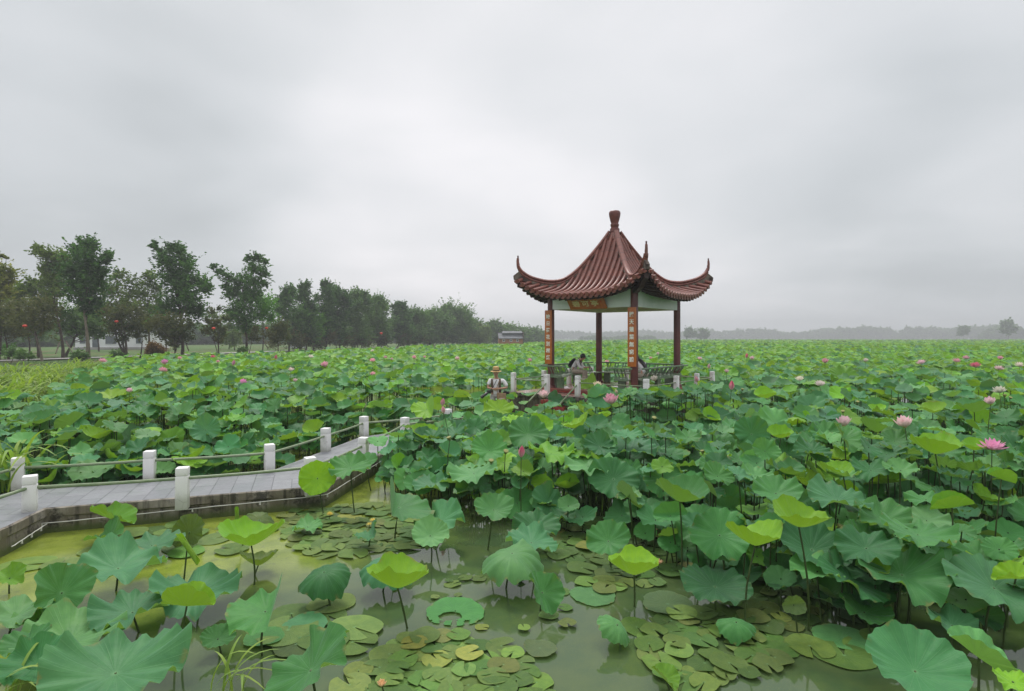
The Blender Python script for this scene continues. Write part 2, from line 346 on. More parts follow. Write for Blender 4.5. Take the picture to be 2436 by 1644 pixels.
class MB:
    """collects simple shapes into one mesh"""
    def __init__(s): s.v, s.f, s.uv, s.mi, s.cur = [], [], [], [], 0
    def add(s, vs, fs, uvs=None):
        o = len(s.v); s.v += [tuple(x) for x in vs]; s.f += [tuple(i+o for i in f) for f in fs]; s.mi += [s.cur]*len(fs)
        s.uv += list(uvs) if uvs else [(0.5, 0.5)]*len(vs); return s
    def box(s, c, size, rot=None, bev=0):
        x, y, z = (q/2 for q in size); c = Vector(c)
        if bev:
            b = bmesh.new(); bmesh.ops.create_cube(b, size=1); bmesh.ops.scale(b, vec=size, verts=b.verts)
            bmesh.ops.bevel(b, geom=b.edges[:], offset=bev, segments=2, affect='EDGES', profile=.6)
            b.verts.index_update(); vs = [v.co.copy() for v in b.verts]; fs = [[v.index for v in f.verts] for f in b.faces]; b.free()
        else:
            vs = [Vector((a, b_, d)) for a in (-x, x) for b_ in (-y, y) for d in (-z, z)]
            fs = [(0, 1, 3, 2), (4, 6, 7, 5), (0, 4, 5, 1), (2, 3, 7, 6), (0, 2, 6, 4), (1, 5, 7, 3)]
        if rot is not None: vs = [rot @ v for v in vs]
        return s.add([v+c for v in vs], fs)
    def tube(s, pts, rad, n=8, cap=True, flat=None, vscale=1.0):
        pts = [Vector(p) for p in pts]; m = len(pts)
        if not hasattr(rad, '__len__'): rad = [rad]*m
        up = Vector((0, 0, 1)); vs, uvs = [], []; acc = 0
        for i, p in enumerate(pts):
            t = (pts[min(i+1, m-1)]-pts[max(i-1, 0)]).normalized()
            a = t.cross(up if abs(t.z) < .95 else Vector((1, 0, 0))).normalized(); b = a.cross(t).normalized()
            if i: acc += (p-pts[i-1]).length
            for k in range(n):
                q = 2*math.pi*k/n; vs.append(p+(a*math.cos(q)+b*math.sin(q)*(flat or 1))*rad[i]); uvs.append((k/n, acc*vscale))
        fs = [(i*n+k, i*n+(k+1) % n, (i+1)*n+(k+1) % n, (i+1)*n+k) for i in range(m-1) for k in range(n)]
        if cap: fs += [tuple(range(n))[::-1], tuple((m-1)*n+k for k in range(n))]
        return s.add(vs, fs, uvs)
    def lathe(s, prof, c=(0, 0, 0), n=24):
        c = Vector(c); vs = []
        for r, z in prof: vs += [c+Vector((r*math.cos(2*math.pi*k/n), r*math.sin(2*math.pi*k/n), z)) for k in range(n)]
        m = len(prof)
        fs = [(i*n+k, i*n+(k+1) % n, (i+1)*n+(k+1) % n, (i+1)*n+k) for i in range(m-1) for k in range(n)]
        fs += [tuple(range(n))[::-1], tuple((m-1)*n+k for k in range(n))]
        return s.add(vs, fs)
    def prism(s, poly, z0, z1):
        n = len(poly); vs = [(x, y, z0) for x, y in poly]+[(x, y, z1) for x, y in poly]
        fs = [tuple(range(n))[::-1], tuple(range(n, 2*n))]+[(i, (i+1) % n, n+(i+1) % n, n+i) for i in range(n)]
        return s.add(vs, fs, [(x, y) for x, y in poly]*2)
    def mesh(s, name, mats, smooth=True, angle=40):
        me = bpy.data.meshes.new(name); me.from_pydata([tuple(v) for v in s.v], [], s.f)
        uvl = me.uv_layers.new(name='UVMap'); lv = np.zeros(len(me.loops), dtype=np.int32); me.loops.foreach_get('vertex_index', lv)
        uvl.data.foreach_set('uv', np.asarray(s.uv, dtype=np.float32)[lv].ravel())
        if not isinstance(mats, (list, tuple)): mats = [mats]
        for m in mats: me.materials.append(m)
        if len(mats) > 1: me.polygons.foreach_set('material_index', s.mi)
        if smooth:
            me.polygons.foreach_set('use_smooth', [True]*len(me.polygons)); me.set_sharp_from_angle(angle=R(angle))
        me.update(); return me
    def obj(s, name, mats, parent=None, smooth=True, angle=40):
        return link(bpy.data.objects.new(name, s.mesh(name, mats, smooth, angle)), parent)

def where(px, py):
    """a phrase that finds a plant in the photograph by what stands above or beside it"""
    L_ = [(70, 'at left edge'), (180, 'left of tallest tree'), (270, 'below tallest tree'), (370, 'left of round bush'), (480, 'below leaning tree'), (620, 'below forked tree'),
          (720, 'right of forked tree'), (820, 'below tufted tree'), (960, 'below mid tree row'), (1100, 'below wide domed tree'), (1165, 'left of photographer'), (1235, 'below photographer'), (1290, 'between photographer and left pillar'),
          (1345, 'below left pillar'), (1420, 'below seated person'), (1480, 'left of front pillar'), (1545, 'below front pillar'), (1640, 'below right pillar'), (1730, 'below last rail posts'), (1860, 'right of last posts'), (1990, 'well right of posts'), (2120, 'midway to right edge'), (2270, 'towards right edge'), (9999, 'at right edge')]
    for lim, t in L_:
        if px < lim: return t
# ------------------------------------------------------------------ layout of walkway and pavilion (shared by the plants)
WZ, TZ, DZ = .36, .93, 1.08                       # walkway, terrace, pavilion floor heights over the water
PC = Vector((3.63, 20.8, 0)); PR = R(-39.4); PA = 1.609
def to_loc(x, y):
    v = Vector((x, y, 0))-PC; v.rotate(Euler((0, 0, -PR))); return v.x, v.y
def to_world(x, y, z=0):
    v = Vector((x, y, z)); v.rotate(Euler((0, 0, PR))); return v+PC
NEAR = [(-6.35, 5.2), (-6.55, 7.6), (-6.72, 8.45), (-3.12, 9.72), (-2.55, 14.2), (1.45, 17.85)]     # edge towards the viewer
FAR = [(-7.9, 5.2), (-8.05, 8.0), (-7.95, 9.35), (-4.45, 10.62), (-3.72, 14.55), (.75, 18.55)]
WALK = NEAR+FAR[::-1]
def in_poly(x, y, P):
    c = False; j = len(P)-1
    for i in range(len(P)):
        if (P[i][1] > y) != (P[j][1] > y) and x < (P[j][0]-P[i][0])*(y-P[i][1])/(P[j][1]-P[i][1])+P[i][0]: c = not c
        j = i
    return c
def seg_d(x, y, a, b):
    ax, ay = a; bx, by = b; t = max(0, min(1, ((x-ax)*(bx-ax)+(y-ay)*(by-ay))/((bx-ax)**2+(by-ay)**2)))
    return math.hypot(x-ax-t*(bx-ax), y-ay-t*(by-ay))
def line_d(x, y, P): return min(seg_d(x, y, P[i], P[i+1]) for i in range(len(P)-1))
FRONT = [(-2.95, 10.9), (-2.3, 10.2), (-1.35, 9.5), (0, 8.75), (.9, 8.35), (1.7, 7.7), (2.1, 6.6), (2.6, 5.95), (3.3, 5.5), (4.6, 5.0), (6.5, 4.6)]
def front_y(x):
    if x <= FRONT[0][0]: return 99 if x < -2.95 else FRONT[0][1]
    for (x0, y0), (x1, y1) in zip(FRONT, FRONT[1:]):
        if x0 <= x <= x1: return y0+(y1-y0)*(x-x0)/(x1-x0)
    return 4.9
def bank_x(y):                                     # shoreline of the left bank, runs along the tree row
    if y < 16: return -13.5+(y-16)*.1
    if y < 42: return -13.5-(y-16)*.62
    return -29.6+.2714*(y-42)*1.02
def stand(x, y):
    """(inside, edge distance) for the lotus stands"""
    if x < bank_x(y)+.5: return None
    if in_poly(x, y, WALK): return None
    dw = line_d(x, y, NEAR[1:]); df = line_d(x, y, FAR[1:])
    lx, ly = to_loc(x, y)
    if abs(lx) < PA+1.25 and abs(ly) < PA+1.25: return None
    if min(dw, df) < .28: return None
    # which side of the walkway
    left = False
    if y < 10.6: left = x < -4.2
    elif y < 14.6: left = x < -3.6
    elif y < 18.5: left = x < -3.7+(y-14.55)*1.13
    if left or y > 18.5:
        if y < 9: return None
        e = df-.28 if y < 18.5 else 3
        if x < -7.5 and y < 11: e = min(e, y-9.6)
        return e if e > 0 else None
    e = y-front_y(x)
    if y > 10 and x < 3: e = min(e, dw+.4)
    return e if e > 0 else None

# ------------------------------------------------------------------ lotus leaves
def leaf_grid(seed, style, nu, nv):
    r = np.random.default_rng(seed)
    u = np.arange(nu)/nu; th = u*2*np.pi; v = np.linspace(.035, 1, nv+1)
    T, Vv = np.meshgrid(th, v)                      # rows: radius
    ph = r.uniform(0, 6.28, 8)
    rim = 1+.04*np.sin(2*T+ph[0])+.03*np.sin(3*T+ph[1])+.02*np.sin(7*T+ph[2])+.012*np.sin(13*T+ph[3])+.02*np.abs(np.sin(10.5*T+ph[2]))
    rad = Vv*(1+(rim-1)*Vv**2)
    amp = r.uniform(.05, .12)
    ruff = Vv**2.6*amp*(.8*np.sin(3*T+ph[4])+.75*np.sin(5*T+ph[5])+.7*np.sin(8*T+ph[6])+.5*np.sin(11*T+ph[1]))+Vv**4*.050*np.sin(17*T+ph[7]+.8*np.sin(3*T))+Vv*(1-Vv**3)*.010*np.cos(21*T+1.2*np.sin(2*T+ph[0]))
    saddle = Vv**2*r.uniform(.03, .16)*np.sin(2*T+ph[0]+1)
    if style == 'flat': z = .21*Vv**1.3+ruff+saddle-.05*Vv**6
    elif style == 'dish': z = .34*Vv**1.4+ruff+saddle*.7
    elif style == 'cup': z = .60*Vv**1.35+ruff*.45+saddle*1.2; rad = rad*(1-.13*Vv**2)
    elif style == 'droop': z = .12*Vv-.52*Vv**2.2+ruff*.9+saddle; rad = rad*(1-.12*Vv**2)
    elif style == 'wavy': z = .20*Vv**1.3+ruff*1.35+saddle*1.3
    elif style in ('fold', 'clam', 'roll', 'half'): z = .06*Vv+ruff*(.7 if style in ('fold', 'half') else .35)
    else: z = .01*np.sin(5*T+ph[1])*Vv**3+.006*Vv
    X, Y, Z = rad*np.cos(T), rad*np.sin(T), z
    if style == 'floatcurl': Z = Z+.09*Vv**5*np.clip(np.sin(T+ph[0])+np.sin(2*T+ph[3]), 0, 2)
    if style in ('fold', 'clam'):
        a = R(40 if style == 'fold' else 64)
        xs = np.abs(X); R0 = .16 if style == 'clam' else .3
        f = np.minimum(xs, R0*a); ang = f/R0; ext = np.maximum(xs-R0*a, 0)
        nx = R0*np.sin(ang)+ext*np.cos(a); nz = R0*(1-np.cos(ang))+ext*np.sin(a)
        X = np.sign(X)*(nx-Z*np.sin(ang)); Z = nz+Z*np.cos(ang)
    if style == 'half':                             # one half lifted up
        a = R(75); R0 = .2; xs = np.maximum(X, 0); f = np.minimum(xs, R0*a); ang = f/R0; ext = np.maximum(xs-R0*a, 0)
        Z = np.where(X > 0, R0*(1-np.cos(ang))+ext*np.sin(a)+Z*np.cos(ang), Z); X = np.where(X > 0, R0*np.sin(ang)+ext*np.cos(a), X)
    if style == 'roll':                             # young leaf rolled from both sides
        R0 = .17; k = 1+.45*np.abs(X); ang = np.abs(X)*3.3; rr = R0*(1-.35*np.abs(X))
        nz = rr*(1-np.cos(ang)); X = np.sign(X)*rr*np.sin(ang)*1.0; Z = nz+Z*.2
    V = np.stack([X.ravel(), Y.ravel(), Z.ravel()], 1)
    i = np.arange(nv)[:, None]*nu; j = np.arange(nu)[None]; jn = (j+1) % nu
    F = np.stack([(i+j), (i+nu+j), (i+nu+jn), (i+jn)], -1).reshape(-1, 4)
    uv = np.stack([np.repeat(u[None], nv+1, 0).ravel(), Vv.ravel()], 1)
    return V, F, uv
TINT = dict(deep=(.030, .142, .036), mid=(.058, .208, .044), blue=(.064, .215, .076), pale=(.115, .300, .085), lime=(.19, .39, .012), yel=(.125, .30, .016), olive=(.09, .13, .022), old=(.10, .16, .05))
TONE = dict(deep='deep green', mid='mid green', blue='blue-green', pale='pale green', lime='lime green', yel='yellow-green', olive='dull olive', old='faded')
FORM = dict(flat='flat', dish='dished', cup='cupped', droop='drooping', wavy='wavy-edged', fold='folded', clam='half-closed', roll='rolled', half='half-raised', float='floating', floatcurl='curled floating', hole='holed')
_cache = {}
def leaf_mesh(style, k):
    key = (style, k)
    if key not in _cache:
        V, F, uv = leaf_grid(hash_(style)+k*13, style, 84, 11 if style != 'hole' else 30)
        if style == 'hole':
            ctr = V[F].mean(1); keep = ((ctr[:, 0]+.14)/.40)**2+((ctr[:, 1]+.36)/.30)**2+.12*np.sin(ctr[:, 0]*17)*np.cos(ctr[:, 1]*13) > 1; keep &= ~((ctr[:, 1] < -.62) & (np.sin(ctr[:, 0]*15+1) > .1-(ctr[:, 1]+.62)*1.0)); F = F[keep]
        me = npmesh('blade', V, F, uv, mats=[M['leaf']]); _cache[key] = me
        if style != 'hole':                         # close the hub
            b = bmesh.new(); b.from_mesh(me); b.verts.ensure_lookup_table(); f = b.faces.new([b.verts[i] for i in range(84)])
            l = b.loops.layers.uv['UVMap']
            for lp in f.loops: lp[l].uv = (.5, .03)
            f.smooth = True; b.to_mesh(me); b.free()
    return _cache[key]
def hash_(s): return sum(ord(c)*(i+3) for i, c in enumerate(s))
def stem_mesh(base, top, r=.009, name='stem'):
    base, top = Vector(base), Vector(top); side = Vector((random.uniform(-1, 1), random.uniform(-1, 1), 0))*.05*(top-base).length
    pts = [base.lerp(top, t)+side*math.sin(math.pi*t) for t in (0, .2, .4, .6, .8, 1)]
    return MB().tube(pts, [r*1.15, r*1.1, r, r, r*.9, r*.8], 7).mesh(name, M['stem'])
def vary(c, a=.12):
    k = 1+random.uniform(-a, a)*1.4; return tuple(max(.004, k*x*(1+random.uniform(-a, a)*.6)) for x in c)
def lotus_leaf(pos, rad, style='flat', tone='mid', tilt=(0, 0), yaw=None, var=None, label=None, group=None, foot=None, color=None):
    o = empty('lotus_leaf', (pos[0], pos[1], 0), 0, label, 'lotus leaf', group)
    b = link(bpy.data.objects.new('blade', leaf_mesh(style, random.randrange(4) if var is None else var)), o)
    b.location = (0, 0, pos[2]); b.scale = (rad, rad, rad)
    # tilt[0] leans the face towards the viewer, tilt[1] towards the right
    m = Euler((R(tilt[0]), R(tilt[1]), 0)).to_matrix() @ Matrix.Rotation(random.uniform(0, 6.28) if yaw is None else R(yaw), 3, 'Z')
    b.rotation_euler = m.to_euler()
    b.color = (*vary(color or TINT[tone]), 1)
    if pos[2] > .06:
        fx, fy = foot if foot else (random.uniform(-.12, .12), random.uniform(-.08, .16))
        link(bpy.data.objects.new('stem', stem_mesh((fx, fy, -.2), (0, 0, pos[2]+.005), .008+rad*.006)), o)
    return o

# --- leaves of the open water, each placed where the photograph shows it: x, y, width (as seen in the 2323-px view), height, style, tone, tilt, yaw, label
Q = 2436/2323
HERO = [
 (268, 1290, 205, .34, 'wavy', 'blue', (6, 4), 20, 'big blue-green lotus leaf with wavy rim and pale centre at left of the pond'),
 (140, 1345, 150, .26, 'fold', 'mid', (28, 38), 40, 'lotus leaf tipped on its side showing its yellow-green underside, left foreground'),
 (35, 1398, 150, .20, 'flat', 'pale', (4, -6), None, 'pale wavy leaf lying low at the left edge beside the tipped leaf'),
 (445, 1345, 195, .28, 'wavy', 'blue', (4, 8), None, 'wide dark leaf behind the closed lime leaf in the left pond'),
 (424, 1375, 112, .46, 'clam', 'lime', (-14, 0), 86, 'lime young leaf folded shut like a clam on a tall stalk'),
 (424, 1247, 88, .50, 'roll', 'lime', (10, 58), 92, 'rolled young lime leaf slanting on a stalk above the green film'),
 (540, 1180, 62, .38, 'roll', 'yel', (86, 0), 4, 'narrow rolled leaf standing upright near the walkway wall'),
 (588, 1180, 88, .10, 'droop', 'olive', (25, 20), None, 'dull olive leaf collapsed on the water right of the upright rolled leaf'),
 (430, 1208, 82, .14, 'fold', 'olive', (60, 30), 30, 'crumpled olive leaf standing up from the green film'),
 (570, 1238, 135, .46, 'cup', 'lime', (-4, 0), None, 'lime funnel leaf on a thin stalk in front of the grey water'),
 (586, 1283, 86, .10, 'cup', 'olive', (-10, 0), None, 'olive bowl-shaped leaf sitting on the water under the lime funnel leaf'),
 (255, 1178, 98, .26, 'fold', 'yel', (-8, 14), 80, 'curled leaf with bright underside close to the walkway wall'),
 (248, 1218, 92, .12, 'fold', 'mid', (16, -22), 60, 'curled leaf low on the green film below the bright curled one'),
 (345, 1238, 125, .14, 'flat', 'blue', (2, 0), None, 'bluish leaf lying behind the big wavy leaf at left'),
 (300, 1390, 175, .26, 'wavy', 'blue', (2, 0), None, 'bluish folded leaf between the wavy leaf and the closed lime leaf'),
 (158, 1452, 255, .18, 'wavy', 'pale', (4, 0), None, 'long pale green leaf in the bottom left corner area'),
 (85, 1508, 170, .28, 'dish', 'deep', (16, 6), None, 'darker leaf with ribbed face low in the bottom left corner'),
 (262, 1528, 330, .42, 'wavy', 'blue', (8, 6), 75, 'largest blue-green leaf along the bottom left edge'),
 (602, 1388, 175, .38, 'half', 'mid', (8, 4), 15, 'leaf with one half raised like a sail and a split centre'),
 (494, 1450, 86, .16, 'dish', 'mid', (14, 14), None, 'small round leaf with yellow rim tilted just over the water'),
 (705, 1522, 255, .62, 'flat', 'mid', (14, -34), 10, 'huge close leaf with a torn grey patch at the bottom left of centre'),
 (735, 1298, 142, .36, 'droop', 'deep', (14, -4), None, 'drooping umbrella leaf on a bent stalk beside the grey water'),
 (882, 1276, 142, .34, 'droop', 'blue', (8, 6), None, 'drooping umbrella leaf with a creased right side near mid pond'),
 (902, 1334, 152, .42, 'cup', 'lime', (-7, 3), None, 'wide lime bowl leaf on a straight stalk in the middle of the pond'),
 (1033, 1386, 140, .02, 'hole', 'mid', (2, 0), 0, 'floating leaf with a big hole in its middle'),
 (1162, 1256, 165, .42, 'droop', 'pale', (10, -2), None, 'pale ribbed umbrella leaf in the middle, largest of the centre pond'),
 (1205, 1232, 120, .34, 'wavy', 'blue', (6, 8), None, 'ragged leaf tucked behind the pale ribbed umbrella leaf'),
 (1230, 1345, 108, .20, 'fold', 'mid', (34, 26), 30, 'leaf hanging down to the right with a toothed edge over the water'),
 (1345, 1350, 110, .012, 'float', 'pale', (0, 0), None, 'flat pale leaf floating with a bitten edge, right of centre'),
 (1438, 1304, 126, .34, 'cup', 'lime', (-6, 0), None, 'lime bowl leaf standing in front of the right lily pads'),
 (1380, 1228, 98, .36, 'dish', 'mid', (30, -14), None, 'tilted dish leaf with a brown torn rim in front of the orange lilies'),
 (1400, 1418, 108, .20, 'droop', 'pale', (16, 30), None, 'pale drooping leaf with veined edge above its own reflection'),
 (976, 1216, 86, .34, 'dish', 'pale', (28, 4), None, 'round pale leaf facing the viewer at the edge of the stand'),
 (1000, 1182, 112, .34, 'wavy', 'blue', (14, -14), None, 'bluish crumpled leaf just behind the round pale leaf'),
 (905, 1152, 150, .48, 'half', 'mid', (6, 10), 190, 'two-toned leaf with lime left half beside the walkway end'),
 (840, 1216, 74, .16, 'fold', 'blue', (6, -30), 20, 'small bluish leaf leaning left among the lily pads'),
 (698, 1196, 66, .10, 'wavy', 'pale', (8, 0), None, 'small pale leaf beside the yellow lily near the wall'),
 (1120, 1157, 88, .55, 'dish', 'mid', (26, 4), None, 'small ribbed dish leaf above dark water at the front of the stand'),
 (1215, 1196, 104, .30, 'flat', 'deep', (24, 0), None, 'dark round leaf in shade behind the pale umbrella leaf'),
 (1515, 1370, 125, .02, 'floatcurl', 'old', (3, 0), None, 'faded spread-out leaf with torn rim floating right of centre'),
 (1622, 1332, 165, .26, 'flat', 'deep', (10, 4), None, 'wide dark leaf low over the water right of the lime bowl leaf'),
 (1670, 1412, 112, .16, 'droop', 'mid', (8, 0), None, 'ribbed folded leaf low on the water at lower right'),
 (1714, 1238, 125, .78, 'cup', 'lime', (-8, 0), None, 'yellow-edged lime cup on a tall double stalk at right'),
 (1812, 1195, 118, 1.0, 'cup', 'lime', (6, 4), None, 'bright lime bowl leaf standing tallest in the right foreground'),
 (1632, 1215, 136, .62, 'flat', 'mid', (32, -8), None, 'green leaf facing the viewer left of the tall lime cup'),
 (1842, 1248, 155, .58, 'dish', 'deep', (24, 2), None, 'dark ribbed leaf directly under the tallest lime bowl'),
 (1542, 1138, 122, .92, 'cup', 'mid', (2, 8), None, 'leaf with lime underside at the front of the right stand'),
 (1800, 1372, 56, .28, 'fold', 'old', (70, -20), 80, 'pale withered leaf hanging upright near the bottom right'),
 (1930, 1318, 160, .46, 'flat', 'deep', (14, 20), None, 'dark leaf overlapped by a large wavy one at right'),
 (2046, 1305, 205, .56, 'wavy', 'mid', (12, -4), 25, 'large wavy leaf with a rolled lime lip in the right foreground'),
 (2255, 1335, 210, .56, 'flat', 'blue', (16, 4), None, 'very large blue-green leaf near the right edge'),
 (2305, 1312, 90, .66, 'fold', 'lime', (6, -10), 70, 'lime-rimmed leaf cut by the right edge'),
 (2082, 1214, 150, .84, 'wavy', 'mid', (4, 4), None, 'leaf curling up to show lime underside above the large wavy leaf'),
 (2160, 1152, 72, 1.08, 'clam', 'yel', (0, -16), 70, 'closed yellow-green leaf bud towards the right edge'),
 (2076, 1524, 245, .30, 'dish', 'blue', (18, -4), None, 'broad blue-green leaf at the bottom right'),
 (2220, 1492, 168, .36, 'fold', 'pale', (10, 30), 60, 'leaf folded over with brown rotting edge at the bottom right'),
 (2298, 1548, 92, .40, 'wavy', 'lime', (10, 0), None, 'lime leaf in the bottom right corner'),
 (1912, 1445, 145, .012, 'float', 'pale', (0, 0), None, 'round pale leaf floating at lower right'),
 (1508, 1540, 84, .08, 'fold', 'yel', (10, 20), 40, 'small curled yellowing leaf at the bottom edge right of centre'),
 (2122, 1030, 105, 1.22, 'cup', 'lime', (2, 2), None, 'lime bowl leaf standing out under the magenta flower at right'),
 (2272, 1088, 52, 1.1, 'clam', 'yel', (0, 20), 80, 'small closed lime leaf near the right edge'),
 (720, 1085, 78, .58, 'dish', 'lime', (62, 34), 20, 'lime leaf standing on edge against the end of the near railing'),
 (795, 1062, 92, .72, 'wavy', 'mid', (22, 0), None, 'toothed green leaf just right of the upright lime leaf by the railing'),
 (1392, 1087, 112, .70, 'flat', 'deep', (42, 2), None, 'dark round leaf facing the viewer below a pale wide leaf'),
 (1334, 1058, 112, .82, 'flat', 'pale', (8, -4), None, 'pale wide flat leaf below the big pink flower'),
 (1504, 1088, 92, .78, 'flat', 'mid', (50, 4), None, 'light green disc leaf facing the viewer right of the dark disc leaf'),
 (1430, 1022, 122, .95, 'flat', 'blue', (6, 0), None, 'flat bluish leaf over a lime cupped one in the front stand'),
 (1250, 1030, 105, .92, 'wavy', 'yel', (4, 6), None, 'yellow-green leaf with upturned tip right of the pink bud'),
 (1110, 1022, 84, .95, 'dish', 'mid', (34, 0), None, 'heart-shaped green leaf left of the pink bud'),
 (1198, 985, 92, 1.05, 'flat', 'mid', (40, -4), None, 'fan-like green leaf facing the viewer above the pink bud'),
 (1075, 1075, 110, .72, 'wavy', 'pale', (10, -6), None, 'pale long leaf left of the stalk of the pink bud'),
 (968, 930, 68, 1.25, 'half', 'lime', (28, 8), 20, 'bright lime leaf with two pink buds against it'),
 (1130, 930, 70, .80, 'flat', 'lime', (30, 0), 80, 'bright ribbed leaf in front of the photographer legs'),
 (1335, 875, 62, 1.16, 'half', 'lime', (20, 0), 10, 'lime leaf in front of the pavilion steps'),
 (1912, 855, 60, 1.3, 'flat', 'yel', (48, -6), None, 'yellow leaf rising above the far field right of centre'),
 (1760, 960, 92, 1.02, 'flat', 'pale', (40, 14), None, 'light green tilted leaf beside a dark hanging one at right'),
 (1705, 985, 82, .95, 'flat', 'deep', (58, -8), None, 'dark leaf hanging vertically left of the light tilted leaf'),
 (22, 1312, 78, .16, 'fold', 'yel', (20, 10), 70, 'small curled leaf touching the left edge above the pale wavy one'),
 (85, 1405, 120, .14, 'wavy', 'pale', (6, 4), None, 'pale wavy leaf right of the one lying at the left edge'),
 (60, 1462, 115, .24, 'dish', 'mid', (12, -8), None, 'green dished leaf low at the left edge near the bottom'),
 (395, 1462, 70, .22, 'fold', 'blue', (8, -10), 40, 'small folded leaf right of the long pale leaf at the bottom left'),
 (600, 1445, 105, .03, 'floatcurl', 'mid', (2, 0), None, 'floating leaf under the half-raised leaf in the left pond'),
 (690, 1420, 120, .03, 'floatcurl', 'blue', (2, 0), None, 'floating bluish leaf left of the pond middle'),
 (1225, 1470, 86, .03, 'floatcurl', 'old', (2, 0), None, 'faded floating leaf beside the bottom pad raft'),
 (1690, 1300, 96, .10, 'wavy', 'deep', (8, 0), None, 'deep green leaf near the water behind the wide dark one at right'),
 (1960, 1390, 120, .22, 'dish', 'mid', (14, 8), None, 'green dished leaf between the large wavy leaf and the floating pale one'),
 (2160, 1420, 130, .30, 'wavy', 'blue', (14, 10), None, 'bluish leaf in shade beneath the very large one at right'),
 (2000, 1180, 120, .86, 'dish', 'mid', (22, 4), None, 'green dished leaf left of the closed yellow-green bud leaf'),
 (1760, 1120, 104, 1.0, 'dish', 'mid', (20, -4), None, 'pale-centred dished leaf above the tallest lime bowl'),
 (1900, 1135, 130, .98, 'wavy', 'blue', (12, 4), None, 'wide bluish leaf right of the tallest lime bowl, higher up'),
 (2210, 935, 70, 1.25, 'cup', 'mid', (0, 0), None, 'cupped leaf left of the pale round flower at right'),
]
HERO = [(h[0], h[1], h[2], h[3]*.74 if h[0] < 660 and h[1] > 1285 and h[4] in ('wavy', 'dish', 'flat') and h[3] > .1 else h[3], *h[4:]) for h in HERO]
for (x, y, wd, z, st, tone, tilt, yaw, lab) in HERO:
    p = at(x*Q, y*Q, z); rad = wd*Q/2*p.y/FPX*(.84 if y > 1400 else .93 if y > 1280 else 1)
    if st in ('cup', 'clam'): rad *= 1.13
    if st == 'roll': rad *= 1.0
    lotus_leaf(p, rad, st, tone, tilt, yaw, None, lab, 'lotus leaves standing clear of the mass')
hero_xy = [(at(h[0]*Q, h[1]*Q, h[3]), h[2]*Q/2) for h in HERO]
hero_xy += [(at(px, py, z), r) for px, py, z, r in ((1455, 953, 1.5, 20), (1293, 941, 1.35, 15), (1240, 1083, 1.05, 14), (1054, 970, 1.33, 14), (2008, 1006, 1.35, 24), (2153, 1008, 1.35, 24), (2360, 1058, 1.25, 34), (1740, 923, 1.5, 14), (2357, 956, 1.5, 16))]

# --- the stands: one list of leaves, the ones that show largest become objects, the rest one mass
leaves = []
def sow(y0, y1, dens, hmin, hmax, low=False):
    n = int(dens*.96*(y1*y1-y0*y0))
    ys = np.sqrt(rng.uniform(y0*y0, y1*y1, n)); xs = rng.uniform(-.96, .96, n)*ys
    for x, y in zip(xs, ys):
        e = stand(x, y) if y < 26 else (3 if x > bank_x(y)+.5 else None)
        if e is None: continue
        k = min(1, .50+e*.22)
        z = (hmin+(hmax-hmin)*rng.beta(2.2, 1.5))*k if not low else rng.uniform(.10, .52)
        lx, ly = to_loc(x, y)
        if ly < -2.6 and -4.6 < lx < 1.2 and ly > -6: z = min(z, rng.uniform(.55, .88))       # low leaves in front of the terrace
        px, py = proj((x, y, z))
        if not low and 13.2 < y < 17 and 1400 < px < 1710 and rng.random() < .55: z = max(z, H-rng.uniform(108, 135)*y/FPX)
        if y < 17 and 1110 < px < 1270 and py < 990: z = max(.15, min(z, H-192*y/FPX))                # the photographer stays in view
        if y > 11 and rng.random() < .25 and math.sin(1.1*x+.6*y)*math.sin(.9*y-.5*x+1) < -.45: continue
        rad = rng.uniform(.16, .295)*rng.choice([.8, 1, 1, 1.12])*(.9 if y < 8.5 else 1)*(1 if y < 60 else 1.15)
        st = rng.choice(['flat', 'dish', 'wavy', 'cup', 'droop', 'fold', 'half'], p=[.32, .27, .20, .10, .04, .04, .03])
        pl = (.13+.58*min(1, max(0, (y-15)/26))) if not low else .04; pt = rng.random()
        f = math.sin(.31*x+1.3*math.sin(.17*y))*math.sin(.23*y+.9)+.5*math.sin(.9*x+.7*y)*math.sin(.8*y-.4*x)
        if not low: z *= 1+.13*f; pl = max(.04, pl+.10*f)
        tone = 'lime' if pt < pl*.55 else 'yel' if pt < pl else rng.choice(['deep', 'mid', 'blue', 'pale'], p=[.28, .34, .22, .16])
        if tone == 'lime' and st in ('flat', 'dish', 'wavy') and rng.random() < .7: tone = 'pale' if y < 22 else 'yel'
        if st == 'cup' and rng.random() < .5: tone = 'lime'
        # leaves of the lower storey seldom take the lime or yellow tones
        leaves.append((rad/y, x, y, z, rad, st, tone, rng.normal(13, 15), rng.normal(0, 14), rng.uniform(0, 360)))
sow(4.6, 14, 8.2, .42, 1.22)
sow(4.6, 11, 8.5, .1, .5, True)
sow(11, 17, 4.5, .1, .5, True)
sow(9, 19, 3.2, .45, 1.15)
sow(14, 30, 6.2, .55, 1.38)
sow(30, 80, 3.2, .75, 1.45)
near = [l for l in leaves if l[2] < 30]
for l in leaves: pass
def hides_hero(l):
    px, py = proj(l[1:4]); pr = l[4]/l[2]*FPX
    for hp, hr in hero_xy:
        if l[2] < hp.y-.15:
            qx, qy = proj(hp)
            if abs(px-qx) < (pr+hr)*.62 and abs(py-qy) < (pr+hr)*.36: return True
        elif math.hypot(l[1]-hp.x, l[2]-hp.y) < .2 and abs(l[3]-hp.z) < .15: return True
    return False
leaves = [l for l in leaves if l[2] > 16 or not hides_hero(l)]
def visible_key(l):
    px, py = proj(l[1:4])
    if not (-30 < px < 2466 and 0 < py < 1690): return 0
    return l[0]*(1 if l[3] > .55 else .5)*(.6 if l[3] < .75 and l[2] > 11 else 1)
leaves.sort(key=visible_key, reverse=True)
